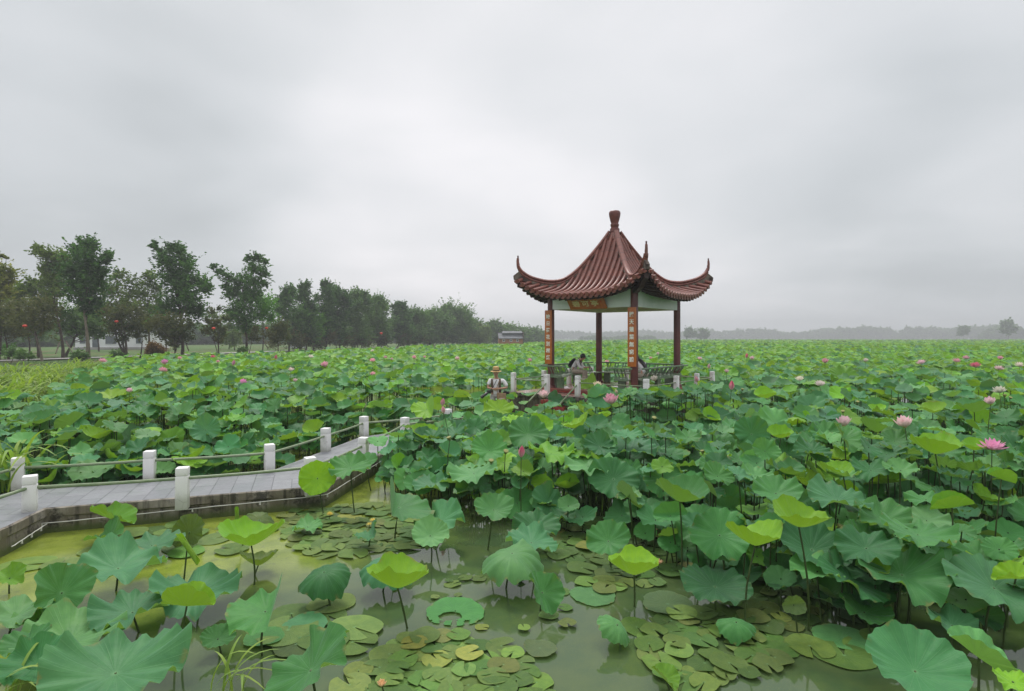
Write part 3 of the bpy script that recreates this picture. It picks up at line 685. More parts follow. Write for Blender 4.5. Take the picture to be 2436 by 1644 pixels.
NOBJ = 298-len(HERO)
seen = {}
def lab_leaf(l):
    px, py = proj(l[1:4]); y = l[2]
    row = 'front of' if (py > 1180) else 'lower' if py > 1080 else 'middle' if py > 1000 else 'back of'
    std = 'right stand' if l[1] > -2.9 and y < 18 and not (y > 14.6 and l[1] < -3.7+(y-14.55)*1.13) else 'left stand'
    size = 'large ' if l[4] > .30 else 'small ' if l[4] < .24 else ''
    return f'{size}{TONE[l[6]]} {FORM[l[5]]} leaf, {row} {std}, {where(px, py)}'
for l in leaves[:NOBJ]:
    lab = lab_leaf(l)
    if lab in seen:
        px, py = proj(l[1:4]); alts = ['higher', 'lower', 'tilted', 'upright', 'partly hidden']
        lean = 'leaning left' if l[8] < -8 else 'leaning right' if l[8] > 8 else 'facing the viewer' if l[7] > 20 else 'lying level'
        lab = lab.replace(' leaf,', f' leaf {lean},', 1)
    seen[lab] = 1
    lotus_leaf((l[1], l[2], l[3]), l[4], l[5], l[6], (l[7], l[8]), l[9], None, lab, 'lotus leaves of the dense stands')
mass = leaves[NOBJ:]

def bake(ls, nu, nv, stems):
    """join many leaves into arrays"""
    Vs, Fs, Us, Ts, Mi = [], [], [], [], []; off = 0
    lib = {}
    for st in ('flat', 'dish', 'wavy', 'cup', 'droop', 'fold', 'half'):
        for k in range(3): lib[st, k] = leaf_grid(hash_(st)+k*13+5, st, nu, nv)
    for l in ls:
        _, x, y, z, rad, st, tone, t0, t1, yw = l
        V, F, uv = lib[str(st), int(yw*7) % 3]
        m = np.array(Euler((R(t0), R(t1), 0)).to_matrix() @ Matrix.Rotation(R(yw), 3, 'Z'))*rad
        Vs.append(V @ m.T+np.array((x, y, z))); Fs.append(F+off); Us.append(uv); off += len(V)
        c = np.array(TINT[str(tone)])*rng.uniform(.86, 1.14, 3)
        Ts.append(np.repeat(c[None], len(V), 0)); Mi.append(np.zeros(len(F), int))
        if stems and y < 24:
            a = np.array([(.011*math.cos(q), .011*math.sin(q)) for q in (0, 2.09, 4.19)]); dx, dy = rng.uniform(-.12, .12, 2)
            b = np.c_[a+np.array((x+dx, y+dy)), np.full(3, -.1)]; mdl = np.c_[a+np.array((x+dx*.2, y+dy*.2)), np.full(3, z*.6)]; t = np.c_[a*.8+np.array((x, y)), np.full(3, z+.01)]
            Vs.append(np.r_[b, mdl, t]); Us.append(np.full((9, 2), .5)); Ts.append(np.full((9, 3), .1))
            f = np.array([(i+j, i+(j+1) % 3, i+3+(j+1) % 3, i+3+j) for i in (0, 3) for j in range(3)])
            Fs.append(f+off); Mi.append(np.ones(6, int)); off += 9
    return [np.concatenate(q) for q in (Vs, Fs, Us, Ts, Mi)]
parts_ = [bake([l for l in mass if l[2] < 15], 44, 7, True), bake([l for l in mass if 15 <= l[2] < 30], 28, 5, True), bake([l for l in mass if l[2] >= 30], 12, 3, False)]
# far field: coarser leaves up to the distant wood, over a low green undergrowth
leaves2 = []
def far_sow(y0, y1, dens, s):
    n = int(dens*.96*(y1*y1-y0*y0)); ys = np.sqrt(rng.uniform(y0*y0, y1*y1, n)); xs = rng.uniform(-.96, .96, n)*ys
    for x, y in zip(xs, ys):
        if x < bank_x(y)+.5: continue
        pt = rng.random(); tone = 'lime' if pt < .42 else 'yel' if pt < .80 else rng.choice(['deep', 'mid', 'blue', 'pale'], p=[.30, .36, .2, .14])
        leaves2.append((0, x, y, rng.uniform(.85, 1.42), rng.uniform(.25, .4)*s, rng.choice(['flat', 'dish', 'wavy', 'cup', 'half'], p=[.25, .3, .2, .15, .1]), tone, rng.normal(16, 17), rng.normal(0, 15), rng.uniform(0, 360)))
far_sow(80, 160, .8, 1.3)
far_sow(160, 420, .16, 2.0)
parts_.append(bake(leaves2, 8, 2, False))
def cat(parts):
    out = []; off = 0
    Fs = []
    for p in parts: Fs.append(p[1]+off); off += len(p[0])
    return np.concatenate([p[0] for p in parts]), np.concatenate(Fs), *[np.concatenate([p[i] for p in parts]) for i in (2, 3, 4)]
V, F, U, T, Mi = cat(parts_)
# undergrowth sheet, stops well short of the near stands
gy = np.r_[np.linspace(34, 80, 24), np.linspace(86, 960, 90)]; gx = np.linspace(-.98, .98, 60)
G = np.array([(max(bank_x(y)+1, t*y) if t < 0 else t*y, y, (.62 if y < 80 else .85)+rng.uniform(-.12, .12)) for y in gy for t in gx])
GF = np.array([(i*60+j, i*60+j+1, (i+1)*60+j+1, (i+1)*60+j) for i in range(len(gy)-1) for j in range(59)])
off = len(V); V = np.r_[V, G]; F = np.r_[F, GF+off]; U = np.r_[U, np.full((len(G), 2), .5)]
T = np.r_[T, np.repeat(np.array(TINT['yel'])[None]*.6, len(G), 0)]; Mi = np.r_[Mi, np.zeros(len(GF), int)]
fo = bpy.data.objects.new('lotus_field', npmesh('lotus_field', V, F, U, T, [M['leaf_f'], M['stem_f']], Mi))
tag(link(fo), 'dense mass of lotus leaves reaching to the far wood', 'lotus field', kind='stuff')

# ------------------------------------------------------------------ floating lily pads
def pad_mesh(k):
    key = ('pad', k)
    if key in _cache: return _cache[key]
    r = random.Random(k*17+3); n, nv = 26, 4; notch = R(r.uniform(8, 26)); vs, uv = [(0, 0, .004)], [(0, 0)]
    ph = [r.uniform(0, 6.28) for _ in range(4)]
    for i in range(1, nv+1):
        v = i/nv
        for j in range(n):
            a = notch/2+(2*math.pi-notch)*j/(n-1)
            rr = v*(1+.05*math.sin(2*a+ph[0])*v+.03*math.sin(5*a+ph[1])*v)
            vs.append((rr*math.cos(a), rr*math.sin(a), .004+v**5*(.05*math.sin(3*a+ph[2])+.06*max(0, math.sin(a+ph[3])))))
            uv.append((j/n, v))
    fs = [(0, 1+j, 2+j) for j in range(n-1)]+[(1+(i-1)*n+j, 1+i*n+j, 1+i*n+j+1, 1+(i-1)*n+j+1) for i in range(1, nv) for j in range(n-1)]
    b = MB(); b.add(vs, fs, uv); _cache[key] = b.mesh('lily_pad', M['pad'], True, 80); return _cache[key]
PADC = [(.105, .19, .032), (.14, .215, .042), (.10, .185, .032), (.165, .23, .046), (.085, .155, .03)]
pads = []
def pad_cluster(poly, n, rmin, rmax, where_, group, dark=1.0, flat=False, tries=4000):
    """poly in 2323-view pixels"""
    P = [(x*Q, y*Q) for x, y in poly]; W = [at(x, y, 0) for x, y in P]
    x0, x1 = min(v.x for v in W), max(v.x for v in W); y0, y1 = min(v.y for v in W), max(v.y for v in W); k = 0
    mine = []
    for _ in range(tries):
        if k >= n: break
        x, y = random.uniform(x0, x1), random.uniform(y0, y1)
        if not in_poly(x, y, [(v.x, v.y) for v in W]): continue
        r = random.uniform(rmin, rmax)
        if any(math.hypot(x-a, y-b) < (r+c)*.52 for a, b, c in mine): continue
        if in_poly(x, y, WALK) or line_d(x, y, NEAR) < r*.8: continue
        mine.append((x, y, r)); k += 1
        px, py = proj((x, y, 0)); cxm, cym = sum(p[0] for p in P)/len(P), sum(p[1] for p in P)/len(P)
        side = ('back' if py < cym-25 else 'front' if py > cym+25 else 'middle')+' '+('left' if px < cxm-70 else 'right' if px > cxm+70 else 'centre')
        col = random.choice(PADC); yellow = random.random() < .035
        if yellow: col = (.26, .27, .05)
        size = 'small' if r < rmin+(rmax-rmin)*.3 else 'large' if r > rmin+(rmax-rmin)*.75 else 'medium'
        o = bpy.data.objects.new('lily_pad', pad_mesh(random.randrange(7))); o.location = (x, y, .006+.0035*(k % 9)); o.scale = (r, r, r if not flat else .3*r)
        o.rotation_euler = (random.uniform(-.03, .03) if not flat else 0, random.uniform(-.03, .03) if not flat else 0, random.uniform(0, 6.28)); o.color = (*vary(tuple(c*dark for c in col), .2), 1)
        tag(link(o), f'{size} {"yellowing" if yellow else "olive" if col[0] < .12 else "yellow-green"} lily pad, {side} of {where_}', 'lily pad', group)
        pads.append(o)
pad_cluster([(770, 1568), (840, 1500), (930, 1445), (1040, 1440), (1140, 1470), (1220, 1520), (1235, 1600), (1100, 1660), (800, 1660)], 88, .10, .175, 'the bottom pad raft', 'pads of the bottom raft')
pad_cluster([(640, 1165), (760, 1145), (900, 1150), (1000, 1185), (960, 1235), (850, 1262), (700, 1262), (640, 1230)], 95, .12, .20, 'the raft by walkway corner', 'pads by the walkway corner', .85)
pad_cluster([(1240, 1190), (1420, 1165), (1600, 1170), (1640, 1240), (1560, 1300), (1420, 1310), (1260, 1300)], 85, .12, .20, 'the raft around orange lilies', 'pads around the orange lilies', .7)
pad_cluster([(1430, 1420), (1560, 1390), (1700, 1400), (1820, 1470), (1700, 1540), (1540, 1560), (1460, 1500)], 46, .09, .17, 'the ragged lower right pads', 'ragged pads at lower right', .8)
pad_cluster([(1290, 1330), (1460, 1300), (1500, 1330), (1400, 1345)], 7, .10, .16, 'the pads beside pale floating leaf', 'pads beside the floating leaf', 1)
pad_cluster([(10, 1260), (180, 1225), (400, 1185), (640, 1200), (560, 1260), (300, 1260), (100, 1330)], 17, .20, .30, 'the sunken leaves in green film', 'sunken leaves in the green film', 1.0, True)
pad_cluster([(640, 1390), (760, 1370), (830, 1420), (800, 1470), (660, 1470)], 8, .20, .30, 'flat leaves left of pond middle', 'flat leaves left of the pond middle', .9, True)
pad_cluster([(1830, 1470), (1990, 1440), (2050, 1480), (1900, 1520)], 4, .2, .3, 'flat leaves at lower right', 'flat leaves at lower right', 1.0, True)

pad_cluster([(960, 1290), (1300, 1300), (1320, 1420), (1240, 1440), (1000, 1420), (900, 1350)], 16, .045, .10, 'the scattered mid pond pads', 'scattered mid pond pads', .9)
pad_cluster([(1640, 1300), (1900, 1330), (1960, 1400), (1760, 1440), (1640, 1400)], 30, .08, .16, 'the shaded pads under right leaves', 'shaded pads under right leaves', .55)  # tints darkened, the shade under the leaves is put into the pad colour
# ------------------------------------------------------------------ flowers and seed pods
def petal_ring(n, length, width, open_, lift, seed, cupk=.5, r0=.01):
    """n spoon-shaped petals leaning out by open_ degrees from the axis"""
    b = MB(); rr = random.Random(seed); nl, nw = 7, 4
    for p in range(n):
        az = 2*math.pi*(p+rr.uniform(-.15, .15))/n+seed; op = R(open_+rr.uniform(-7, 7)); ln = length*rr.uniform(.9, 1.08); vs, uv = [], []
        for i in range(nl+1):
            t = i/nl; wd = width*(math.sin(math.pi*min(1, t*.96+.035))**.75)*(1-.25*t)
            bend = op*(1-.55*t*cupk*1.6)                   # tips curl back inwards
            for j in range(nw+1):
                s = (j/nw-.5)*2
                x = r0+ln*math.sin(bend)*t; z = ln*math.cos(bend)*t+.0
                cup = abs(s)**2*wd*.45
                x2, z2 = x-cup*math.cos(bend), z+cup*math.sin(bend)
                y2 = s*wd
                vs.append((x2*math.cos(az)-y2*math.sin(az), x2*math.sin(az)+y2*math.cos(az), z2+lift)); uv.append((j/nw, t))
        fs = [(i*(nw+1)+j, i*(nw+1)+j+1, (i+1)*(nw+1)+j+1, (i+1)*(nw+1)+j) for i in range(nl) for j in range(nw)]
        b.add(vs, fs, uv)
    return b
def join(*bs):
    o = MB()
    for b in bs: o.add(b.v, b.f, b.uv)
    return o
FL = {}
FL['bud'] = join(petal_ring(5, 1, .33, 17, 0, 1, 1.15), petal_ring(5, 1.0, .3, 11, .02, 2, 1.1)).mesh('petals', M['petal'], True, 80)
FL['half'] = join(petal_ring(7, 1, .30, 66, 0, 1, .42), petal_ring(7, 1, .30, 46, .02, 2, .5), petal_ring(6, .95, .28, 26, .04, 3, .7)).mesh('petals', M['petal'], True, 80)
FL['open'] = join(petal_ring(8, 1, .25, 84, 0, 1, .35), petal_ring(8, 1, .25, 66, .02, 2, .45), petal_ring(7, .9, .23, 44, .04, 3, .5)).mesh('petals', M['petal'], True, 80)
FL['star'] = join(petal_ring(10, 1, .17, 78, 0, 1, .2), petal_ring(9, .95, .16, 58, .02, 2, .25), petal_ring(7, .8, .14, 32, .04, 3, .3)).mesh('petals', M['petal'], True, 80)
pod_me = MB().lathe([(.10, 0), (.16, .05), (.42, .55), (.50, .72), (.47, .80), (.30, .83), (.05, .835)], n=16).mesh('seed_pod', M['pod'])
stam_me = MB().lathe([(.12, 0), (.22, .12), (.27, .30), (.23, .33), (.05, .32)], n=14).mesh('stamens', M['stamen'])
PINK = dict(pink=(.84, .42, .52), pale=(.86, .62, .66), deep=(.78, .12, .24), magenta=(.82, .32, .60), white=(.82, .78, .68), cream=(.78, .74, .52), orange=(.88, .56, .30), yellow=(.85, .74, .08))
NAMEC = dict(pink='pink', pale='pale pink', deep='deep pink', magenta='magenta', white='white', cream='cream', orange='orange', yellow='yellow')
def flower(p, r, kind, col, label, cat, group, name, foot=True, tilt=None):
    o = empty(name, (p.x, p.y, 0), 0, label, cat, group)
    pt = link(bpy.data.objects.new('petals', FL[kind]), o); pt.scale = (r, r, r); pt.location = (0, 0, p.z)
    t = tilt or (random.uniform(-10, 22), random.uniform(-15, 15)); pt.rotation_euler = (R(t[0]), R(t[1]), random.uniform(0, 6.28)); pt.color = (*vary(PINK[col], .08), 1)
    if kind != 'bud':
        s = link(bpy.data.objects.new('stamens', stam_me), o); s.scale = (r*.9,)*3; s.location = (0, 0, p.z+.02*r); s.rotation_euler = pt.rotation_euler
    if foot: link(bpy.data.objects.new('stem', stem_mesh((random.uniform(-.08, .08), random.uniform(-.05, .1), -.2), (0, 0, p.z+.01), .007)), o)
    return o
# x, y (2436-px photo), width px, height, kind, colour
FLOW = [(1455, 953, 34, 1.5, 'half', 'pink'), (1293, 941, 26, 1.35, 'half', 'pale'), (1240, 1083, 20, 1.05, 'bud', 'deep'), (1052, 962, 14, 1.35, 'bud', 'pink'), (1056, 980, 13, 1.32, 'bud', 'pink'),
 (2008, 1006, 34, 1.35, 'half', 'pale'), (2153, 1008, 38, 1.35, 'half', 'pale'), (2360, 1058, 52, 1.25, 'star', 'magenta'), (1740, 923, 16, 1.5, 'bud', 'deep'), (1659, 907, 12, 1.5, 'bud', 'pink'),
 (2357, 956, 25, 1.5, 'half', 'pale'), (2378, 928, 26, 1.5, 'open', 'white'), (1950, 913, 22, 1.5, 'open', 'white'), (1903, 901, 18, 1.5, 'open', 'white'), (1962, 860, 16, 1.6, 'half', 'pink'), (2059, 858, 12, 1.6, 'half', 'white'),
 (2192, 862, 18, 1.6, 'open', 'pale'), (2275, 858, 15, 1.6, 'open', 'pink'), (2298, 851, 13, 1.6, 'open', 'pink'), (2321, 869, 20, 1.6, 'open', 'deep'), (2376, 876, 18, 1.6, 'open', 'pale'), (2380, 853, 13, 1.6, 'half', 'pink'), (2425, 868, 18, 1.6, 'open', 'white'),
 (1729, 884, 12, 1.55, 'half', 'pale'), (1790, 853, 12, 1.6, 'half', 'pale'), (1776, 850, 9, 1.6, 'bud', 'deep'), (1664, 853, 11, 1.6, 'open', 'pale'), (1686, 875, 9, 1.55, 'bud', 'pale'), (1444, 862, 11, 1.6, 'half', 'pink'), (1548, 853, 9, 1.6, 'half', 'pink'), (1565, 842, 8, 1.6, 'half', 'pale'),
 (775, 869, 19, 1.55, 'half', 'pink'), (739, 848, 12, 1.6, 'open', 'white'), (692, 879, 13, 1.55, 'open', 'white'), (703, 906, 12, 1.5, 'half', 'pale'), (888, 891, 14, 1.5, 'half', 'pink'), (886, 857, 13, 1.6, 'open', 'pink'), (916, 850, 9, 1.6, 'open', 'pink'), (932, 855, 8, 1.6, 'half', 'pale'), (985, 851, 12, 1.6, 'half', 'pink'), (1088, 854, 12, 1.6, 'half', 'pale'), (1259, 858, 11, 1.6, 'half', 'pink'), (1010, 850, 8, 1.6, 'half', 'pink'), (886, 834, 8, 1.65, 'open', 'white'),
 (244, 858, 16, 1.6, 'open', 'pink'), (392, 863, 17, 1.6, 'half', 'magenta'), (428, 853, 11, 1.6, 'half', 'pink'), (387, 880, 17, 1.55, 'open', 'pink'), (506, 850, 11, 1.6, 'half', 'deep'), (518, 861, 9, 1.6, 'half', 'pink'), (554, 867, 10, 1.6, 'bud', 'magenta'), (578, 910, 17, 1.5, 'half', 'magenta'), (309, 930, 15, 1.45, 'half', 'pale'), (655, 854, 9, 1.6, 'bud', 'deep'), (1468, 935, 9, 1.5, 'bud', 'cream'), (1421, 918, 22, 1.5, 'half', 'cream'), (1558, 902, 18, 1.5, 'half', 'white')]
KN = dict(bud='bud', half='half-open flower', open='open flower', star='wide-open flower')
seen_f = {}
for (px, py, wd, z, kind, col) in FLOW:
    p = at(px, py+wd*.25, z)
    if p.y > 60: p = at(px, py+wd*.25, H-(py+wd*.25-HOR)*55/FPX)
    r = wd/2*p.y/FPX*(1.0 if kind != 'bud' else 1.9); r *= dict(half=1.3, open=1.2, star=1.12, bud=1.15)[kind]; r = min(r*1.22, .34)
    dist = 'near' if py > 935 else 'mid-distance' if py > 875 else 'far'
    lab = f'{NAMEC[col]} lotus {KN[kind]} in {dist} leaves, {where(px, py)}'
    if lab in seen_f: lab = lab.replace('lotus', 'smaller lotus', 1)
    if lab in seen_f: lab = lab+', the one farther off'
    seen_f[lab] = 1
    flower(p, r, kind, col, lab, 'lotus flower', 'lotus flowers over the leaves', 'lotus_flower')
for i, (x, y, wd, col, lab) in enumerate([(1463, 1214, 34, 'orange', 'largest orange water lily, left of two others among dark pads'), (1485, 1196, 22, 'orange', 'small orange water lily behind the largest one'), (1518, 1200, 24, 'orange', 'orange water lily rightmost of the back pair'), (1494, 1271, 26, 'orange', 'orange water lily alone in front of the others'), (866, 1548, 32, 'orange', 'pale orange half-open water lily on the bottom pad raft'), (748, 1163, 20, 'yellow', 'yellow water lily near the walkway corner'), (846, 1177, 18, 'yellow', 'yellow water lily right of a reddish leaf, the higher of a pair'), (838, 1187, 16, 'yellow', 'yellow water lily lower of the pair among pads')]):
    p = at(x*Q, y*Q+wd*.3, .09); r = wd*Q/2*p.y/FPX
    flower(p, r, 'star' if i != 4 else 'half', col, lab, 'water lily', 'water lilies on the pads', 'water_lily', True, (6, 4))
PODS = [(1402, 1008, .95), (1400, 1040, .9), (1202, 1080, .92), (1168, 1103, .85), (1592, 952, 1.3), (1555, 1000, 1.2), (1070, 1048, 1.05), (1725, 1092, 1.0), (1910, 1068, 1.1), (1872, 1046, 1.12), (1672, 1080, 1.0), (2040, 960, 1.35), (2005, 983, 1.3), (2402, 950, 1.4), (1995, 1262, .7), (1765, 930, 1.4), (1492, 957, 1.3), (1240, 1005, 1.1), (1558, 940, 1.35), (2390, 945, 1.4)]
for (px, py, z) in PODS:
    p = at(px, py, z); o = empty('lotus_seed_pod', (p.x, p.y, 0), 0, f'green lotus seed pod on a bare stalk {"high in" if py < 1000 else "over"} the leaves, {where(px, py)}', 'seed pod', 'seed pods in the right-hand stand')
    q = link(bpy.data.objects.new('seed_head', pod_me), o); q.location = (0, 0, z); s = random.uniform(.07, .095); q.scale = (s, s, s); q.rotation_euler = (R(random.uniform(0, 30)), R(random.uniform(-20, 20)), 0)
    link(bpy.data.objects.new('stem', stem_mesh((random.uniform(-.06, .06), .05, -.2), (0, 0, z+.01), .0075)), o)
# ------------------------------------------------------------------ pond, banks, path
def structure(name, me):
    return tag(link(bpy.data.objects.new(name, me)), kind='structure')
def grid_mesh(name, fn, us, vs_, m):
    b = MB(); V = [fn(u, v) for v in vs_ for u in us]; n = len(us)
    return b.add(V, [(i*n+j, i*n+j+1, (i+1)*n+j+1, (i+1)*n+j) for i in range(len(vs_)-1) for j in range(n-1)], [(x, y) for x, y, z in V]).mesh(name, m)
structure('water', grid_mesh('water', lambda u, v: (u, v, 0), np.linspace(-60, 1200, 9), np.linspace(-18, 1250, 9), M['water']))
gr = random.Random(5)
def bank(u, v):
    x = bank_x(v)-u+(gr.uniform(-.25, .25) if u < 8 else 0); z = -.35+min(1, u/3.5)*1.15+(gr.uniform(-.06, .06) if u > 1 else 0)
    return (max(x, -1200), v, z if u < 14 else .8+gr.uniform(-.03, .05))
structure('bank_ground', grid_mesh('bank_ground', bank, [0, 1, 2, 3, 4.5, 6, 8, 11, 14, 20, 30, 50, 90, 160, 300, 1300], np.r_[np.linspace(-18, 100, 60), np.linspace(105, 1250, 90)], M['ground']))
structure('far_bank', grid_mesh('far_bank', lambda u, v: (u, v+25*math.sin(u*.01), .9+.5*math.sin(u*.05)), np.linspace(-260, 1200, 40), [900, 960, 1100, 1240], M['ground']))
PA0, PD = Vector((-42.0, 53, 0)), Vector((.2619, .9651, 0))         # the lane beside the trees
pn = Vector((PD.y, -PD.x, 0))
structure('path', grid_mesh('path', lambda u, v: tuple(PA0+PD*v-pn*u+Vector((0, 0, .90))), [-1.0, 1.6], np.linspace(-25, 380, 80), M['path']))

# ------------------------------------------------------------------ walkway
wb = MB(); npt = len(NEAR)
def off_uv(i):
    return None
acc = 0; ends_ = [None, None]
for i in range(npt-1):
    a, b_, c_, d_ = Vector(NEAR[i]), Vector(NEAR[i+1]), Vector(FAR[i+1]), Vector(FAR[i])
    t = (b_-a).normalized(); nrm = Vector((-t.y, t.x))
    q = [a, b_, c_, d_]; nx = 14
    for k in range(nx):
        f0, f1 = k/nx, (k+1)/nx
        P = [a.lerp(b_, f0), a.lerp(b_, f1), d_.lerp(c_, f1), d_.lerp(c_, f0)]
        wb.cur = 0; wb.add([(*p, WZ) for p in P], [(0, 1, 2, 3)], [((p-a).dot(nrm)*.97, (p-a).dot(t)+acc) for p in P])
    for (p0, p1, s) in ((a, b_, 0), (c_, d_, 1)):
        o = Vector(((p1-p0).y, -(p1-p0).x)).normalized()
        nn = max(2, int((p1-p0).length/.22)); rows = []
        for k in range(nn+1):
            p = p0.lerp(p1, k/nn); j = random.uniform(-.012, .012)
            rows.append([(p.x+o.x*e, p.y+o.y*e, z) for e, z in ((0, WZ), (.035+j, WZ-.012), (.045+j+random.uniform(-.02, .01), WZ-.12), (.012+random.uniform(-.01, .012), WZ-.15), (.018, .05), (.05, -.5))])
        m_ = len(rows[0]); wb.cur = 1
        if i and s == 0: lk = [ends_[0], rows[0]]
        elif i: lk = [rows[-1], ends_[1]]
        if i: wb.add([v for r_ in lk for v in r_], [(e, e+1, m_+e+1, m_+e) for e in range(m_-1)])
        ends_[s] = rows[-1] if s == 0 else rows[0]
        wb.add([v for r_ in rows for v in r_], [(k*m_+e, k*m_+e+1, (k+1)*m_+e+1, (k+1)*m_+e) for k in range(nn) for e in range(m_-1)])
    acc += (b_-a).length
structure('walkway', wb.mesh('walkway', [M['slab'], M['concrete']], True, 35))

def post_mesh(w_, h, cap=.13, drop=0):
    b = MB(); b.box((0, 0, (h-cap-drop)/2), (w_, w_, h-cap+drop), bev=.012)
    b.box((0, 0, h-cap/2+.003), (w_, w_, cap-.012), bev=.016); b.box((0, 0, h-cap-.002), (w_*.90, w_*.90, .03)); return b.mesh('post', M['post'])
def rail_obj(a, b, r, parent, sag=.012):
    a, b = Vector(a), Vector(b); pts = [a.lerp(b, t)-Vector((0, 0, sag*math.sin(math.pi*t))) for t in (0, .25, .5, .75, 1)]
    return MB().tube(pts, r, 8).obj('rail', M['rail'], parent)
def railing(name, pts, zb, w_, h, rh, label, rz, ends=(None, None), drop=0, r=.024, skip=(), rails=True):
    root = empty(name, (*pts[0], zb), 0, label, 'railing'); me = post_mesh(w_, h, drop=drop); o0 = Vector((*pts[0], zb))
    for i, p in enumerate(pts):
        po = link(bpy.data.objects.new('post', me), root); po.location = Vector((*p, zb))-o0; po.rotation_euler = (random.uniform(-.012, .012), random.uniform(-.012, .012), rz[i] if hasattr(rz, '__len__') else rz)
    seq = ([ends[0]] if ends[0] else [])+list(pts)+([ends[1]] if ends[1] else [])
    for a, b in zip(seq, seq[1:]):
        if (a, b) in skip: continue
        rail_obj(Vector((*a, zb+rh))-o0, Vector((*b, zb+rh))-o0, r, root)
    return root
def gp(px, py): p = at(px, py, WZ); return (p.x, p.y)
n0, n1, n2, n3 = gp(71, 1215), gp(434, 1190), gp(738, 1160), gp(864, 1101)
ang = lambda a, b: math.atan2(b[1]-a[1], b[0]-a[0])
a1 = ang(n0, n1)
railing('walkway_railing', [n0, n1, n2, n3, (-2.62, 14.40)], WZ, .168, .50, .33, 'white stone post and green pipe railing along the near edge of the walkway', [a1+.3, a1, a1+.3, R(82), R(60)], ends=((-6.68, 5.0), (-.6, 16.2)), drop=.13)
f0, f1, f2, f3, f4 = gp(43, 1161), gp(356, 1141), gp(641, 1121), gp(775, 1073), gp(866, 1038)
railing('walkway_railing', [f0, f1, f2, f3, f4, (-1.75, 16.1)], WZ, .168, .50, .33, 'white stone post and green pipe railing along the far edge of the walkway', [a1+.3, a1, a1+.3, R(80), R(60), R(42)], ends=((-7.9, 5.0), None), drop=.02)
# thin white cable with little lamps draped along the near wall
cab = MB(); cp = [(*NEAR[1], .16), (*NEAR[2], .05)]
P_ = [Vector((*NEAR[1], 0)), Vector((*NEAR[2], 0)), Vector((*NEAR[3], 0)), Vector((*NEAR[4], 0))]
zz = [.10, .16, .22, .26]; pts = []
for i in range(3):
    t = (P_[i+1]-P_[i]).normalized(); o = Vector((t.y, -t.x, 0))*.075
    for k in range(12): f = k/12; pts.append(P_[i].lerp(P_[i+1], f)+o+Vector((0, 0, zz[i]+(zz[i+1]-zz[i])*f-.008*abs(math.sin(f*5*math.pi)))))
co_ = MB().tube(pts, .007, 6).obj('light_cable', M['wire']); tag(co_, 'thin white light cable draped along the stained wall of the walkway', 'cable')
for p in pts[3::3]: MB().tube([p, p-Vector((0, 0, .045))], [.010, .014], 6).obj('lamp_bulb', M['wire'], co_)

# ------------------------------------------------------------------ pavilion
pav = empty('pavilion', (PC.x, PC.y, DZ), PR, 'Chinese pavilion with upswept red tiled roof on four dark red columns', 'pavilion')
def cz(c): return c+(H-DZ)                          # height relative to the eye -> local height
A = PA; SOFF, BEAM = cz(.985), cz(1.60)
EH = 2.53                                           # half width of the eaves
def interp(xs, ys, x): return float(np.interp(x, xs, ys))
HT = [0, .06, .2, .33, .435, .536, .664, .79, .9, 1.0, 1.05]; HZ = [3.75, 3.62, 2.95, 2.44, 2.07, 1.86, 1.79, 1.88, 2.0, 2.12, 2.2]
MT = [0, .06, .2, .33, .435, .536, .664, .79, .9, 1.0]; MZ = [3.75, 3.60, 2.91, 2.38, 2.02, 1.77, 1.57, 1.46, 1.40, 1.365]
from numpy.polynomial import polynomial as _p
def smooth_tab(ts, zs):
    # resample through a cubic spline (natural), so the roof line has no kinks
    n = len(ts); h = np.diff(ts); a = np.array(zs); A_ = np.zeros((n, n)); b = np.zeros(n); A_[0, 0] = A_[-1, -1] = 1
    for i in range(1, n-1): A_[i, i-1], A_[i, i], A_[i, i+1] = h[i-1], 2*(h[i-1]+h[i]), h[i]; b[i] = 3*((a[i+1]-a[i])/h[i]-(a[i]-a[i-1])/h[i-1])
    c = np.linalg.solve(A_, b); X = np.linspace(0, ts[-1], 200); out = []
    for x in X:
        i = min(n-2, max(0, int(np.searchsorted(ts, x))-1)); d = x-ts[i]
        out.append(a[i]+((a[i+1]-a[i])/h[i]-h[i]*(2*c[i]+c[i+1])/3)*d+c[i]*d*d+(c[i+1]-c[i])/(3*h[i])*d**3)
    return X, np.array(out)
HX, HY = smooth_tab(HT, HZ); MX, MY = smooth_tab(MT, MZ)
def roof_z(p, wv):
    t = p/EH; u = min(1.0, abs(wv)/max(p, 1e-4))
    hz, mz = float(np.interp(t, HX, HY)), float(np.interp(t, MX, MY))
    return cz(mz+(hz-mz)*u**3)
def eave_p(wv): return EH*(1-.035*(1-(abs(wv)/EH)**2))            # eaves bow in a little at mid side
def face(k):
    a = math.pi/2*k; c, s = round(math.cos(a)), round(math.sin(a))
    return lambda x, y, z: (x*c-y*s, x*s+y*c, z)                  # face 0 looks along local -Y
roof = MB(); NR = 24; SP = 2*EH/NR
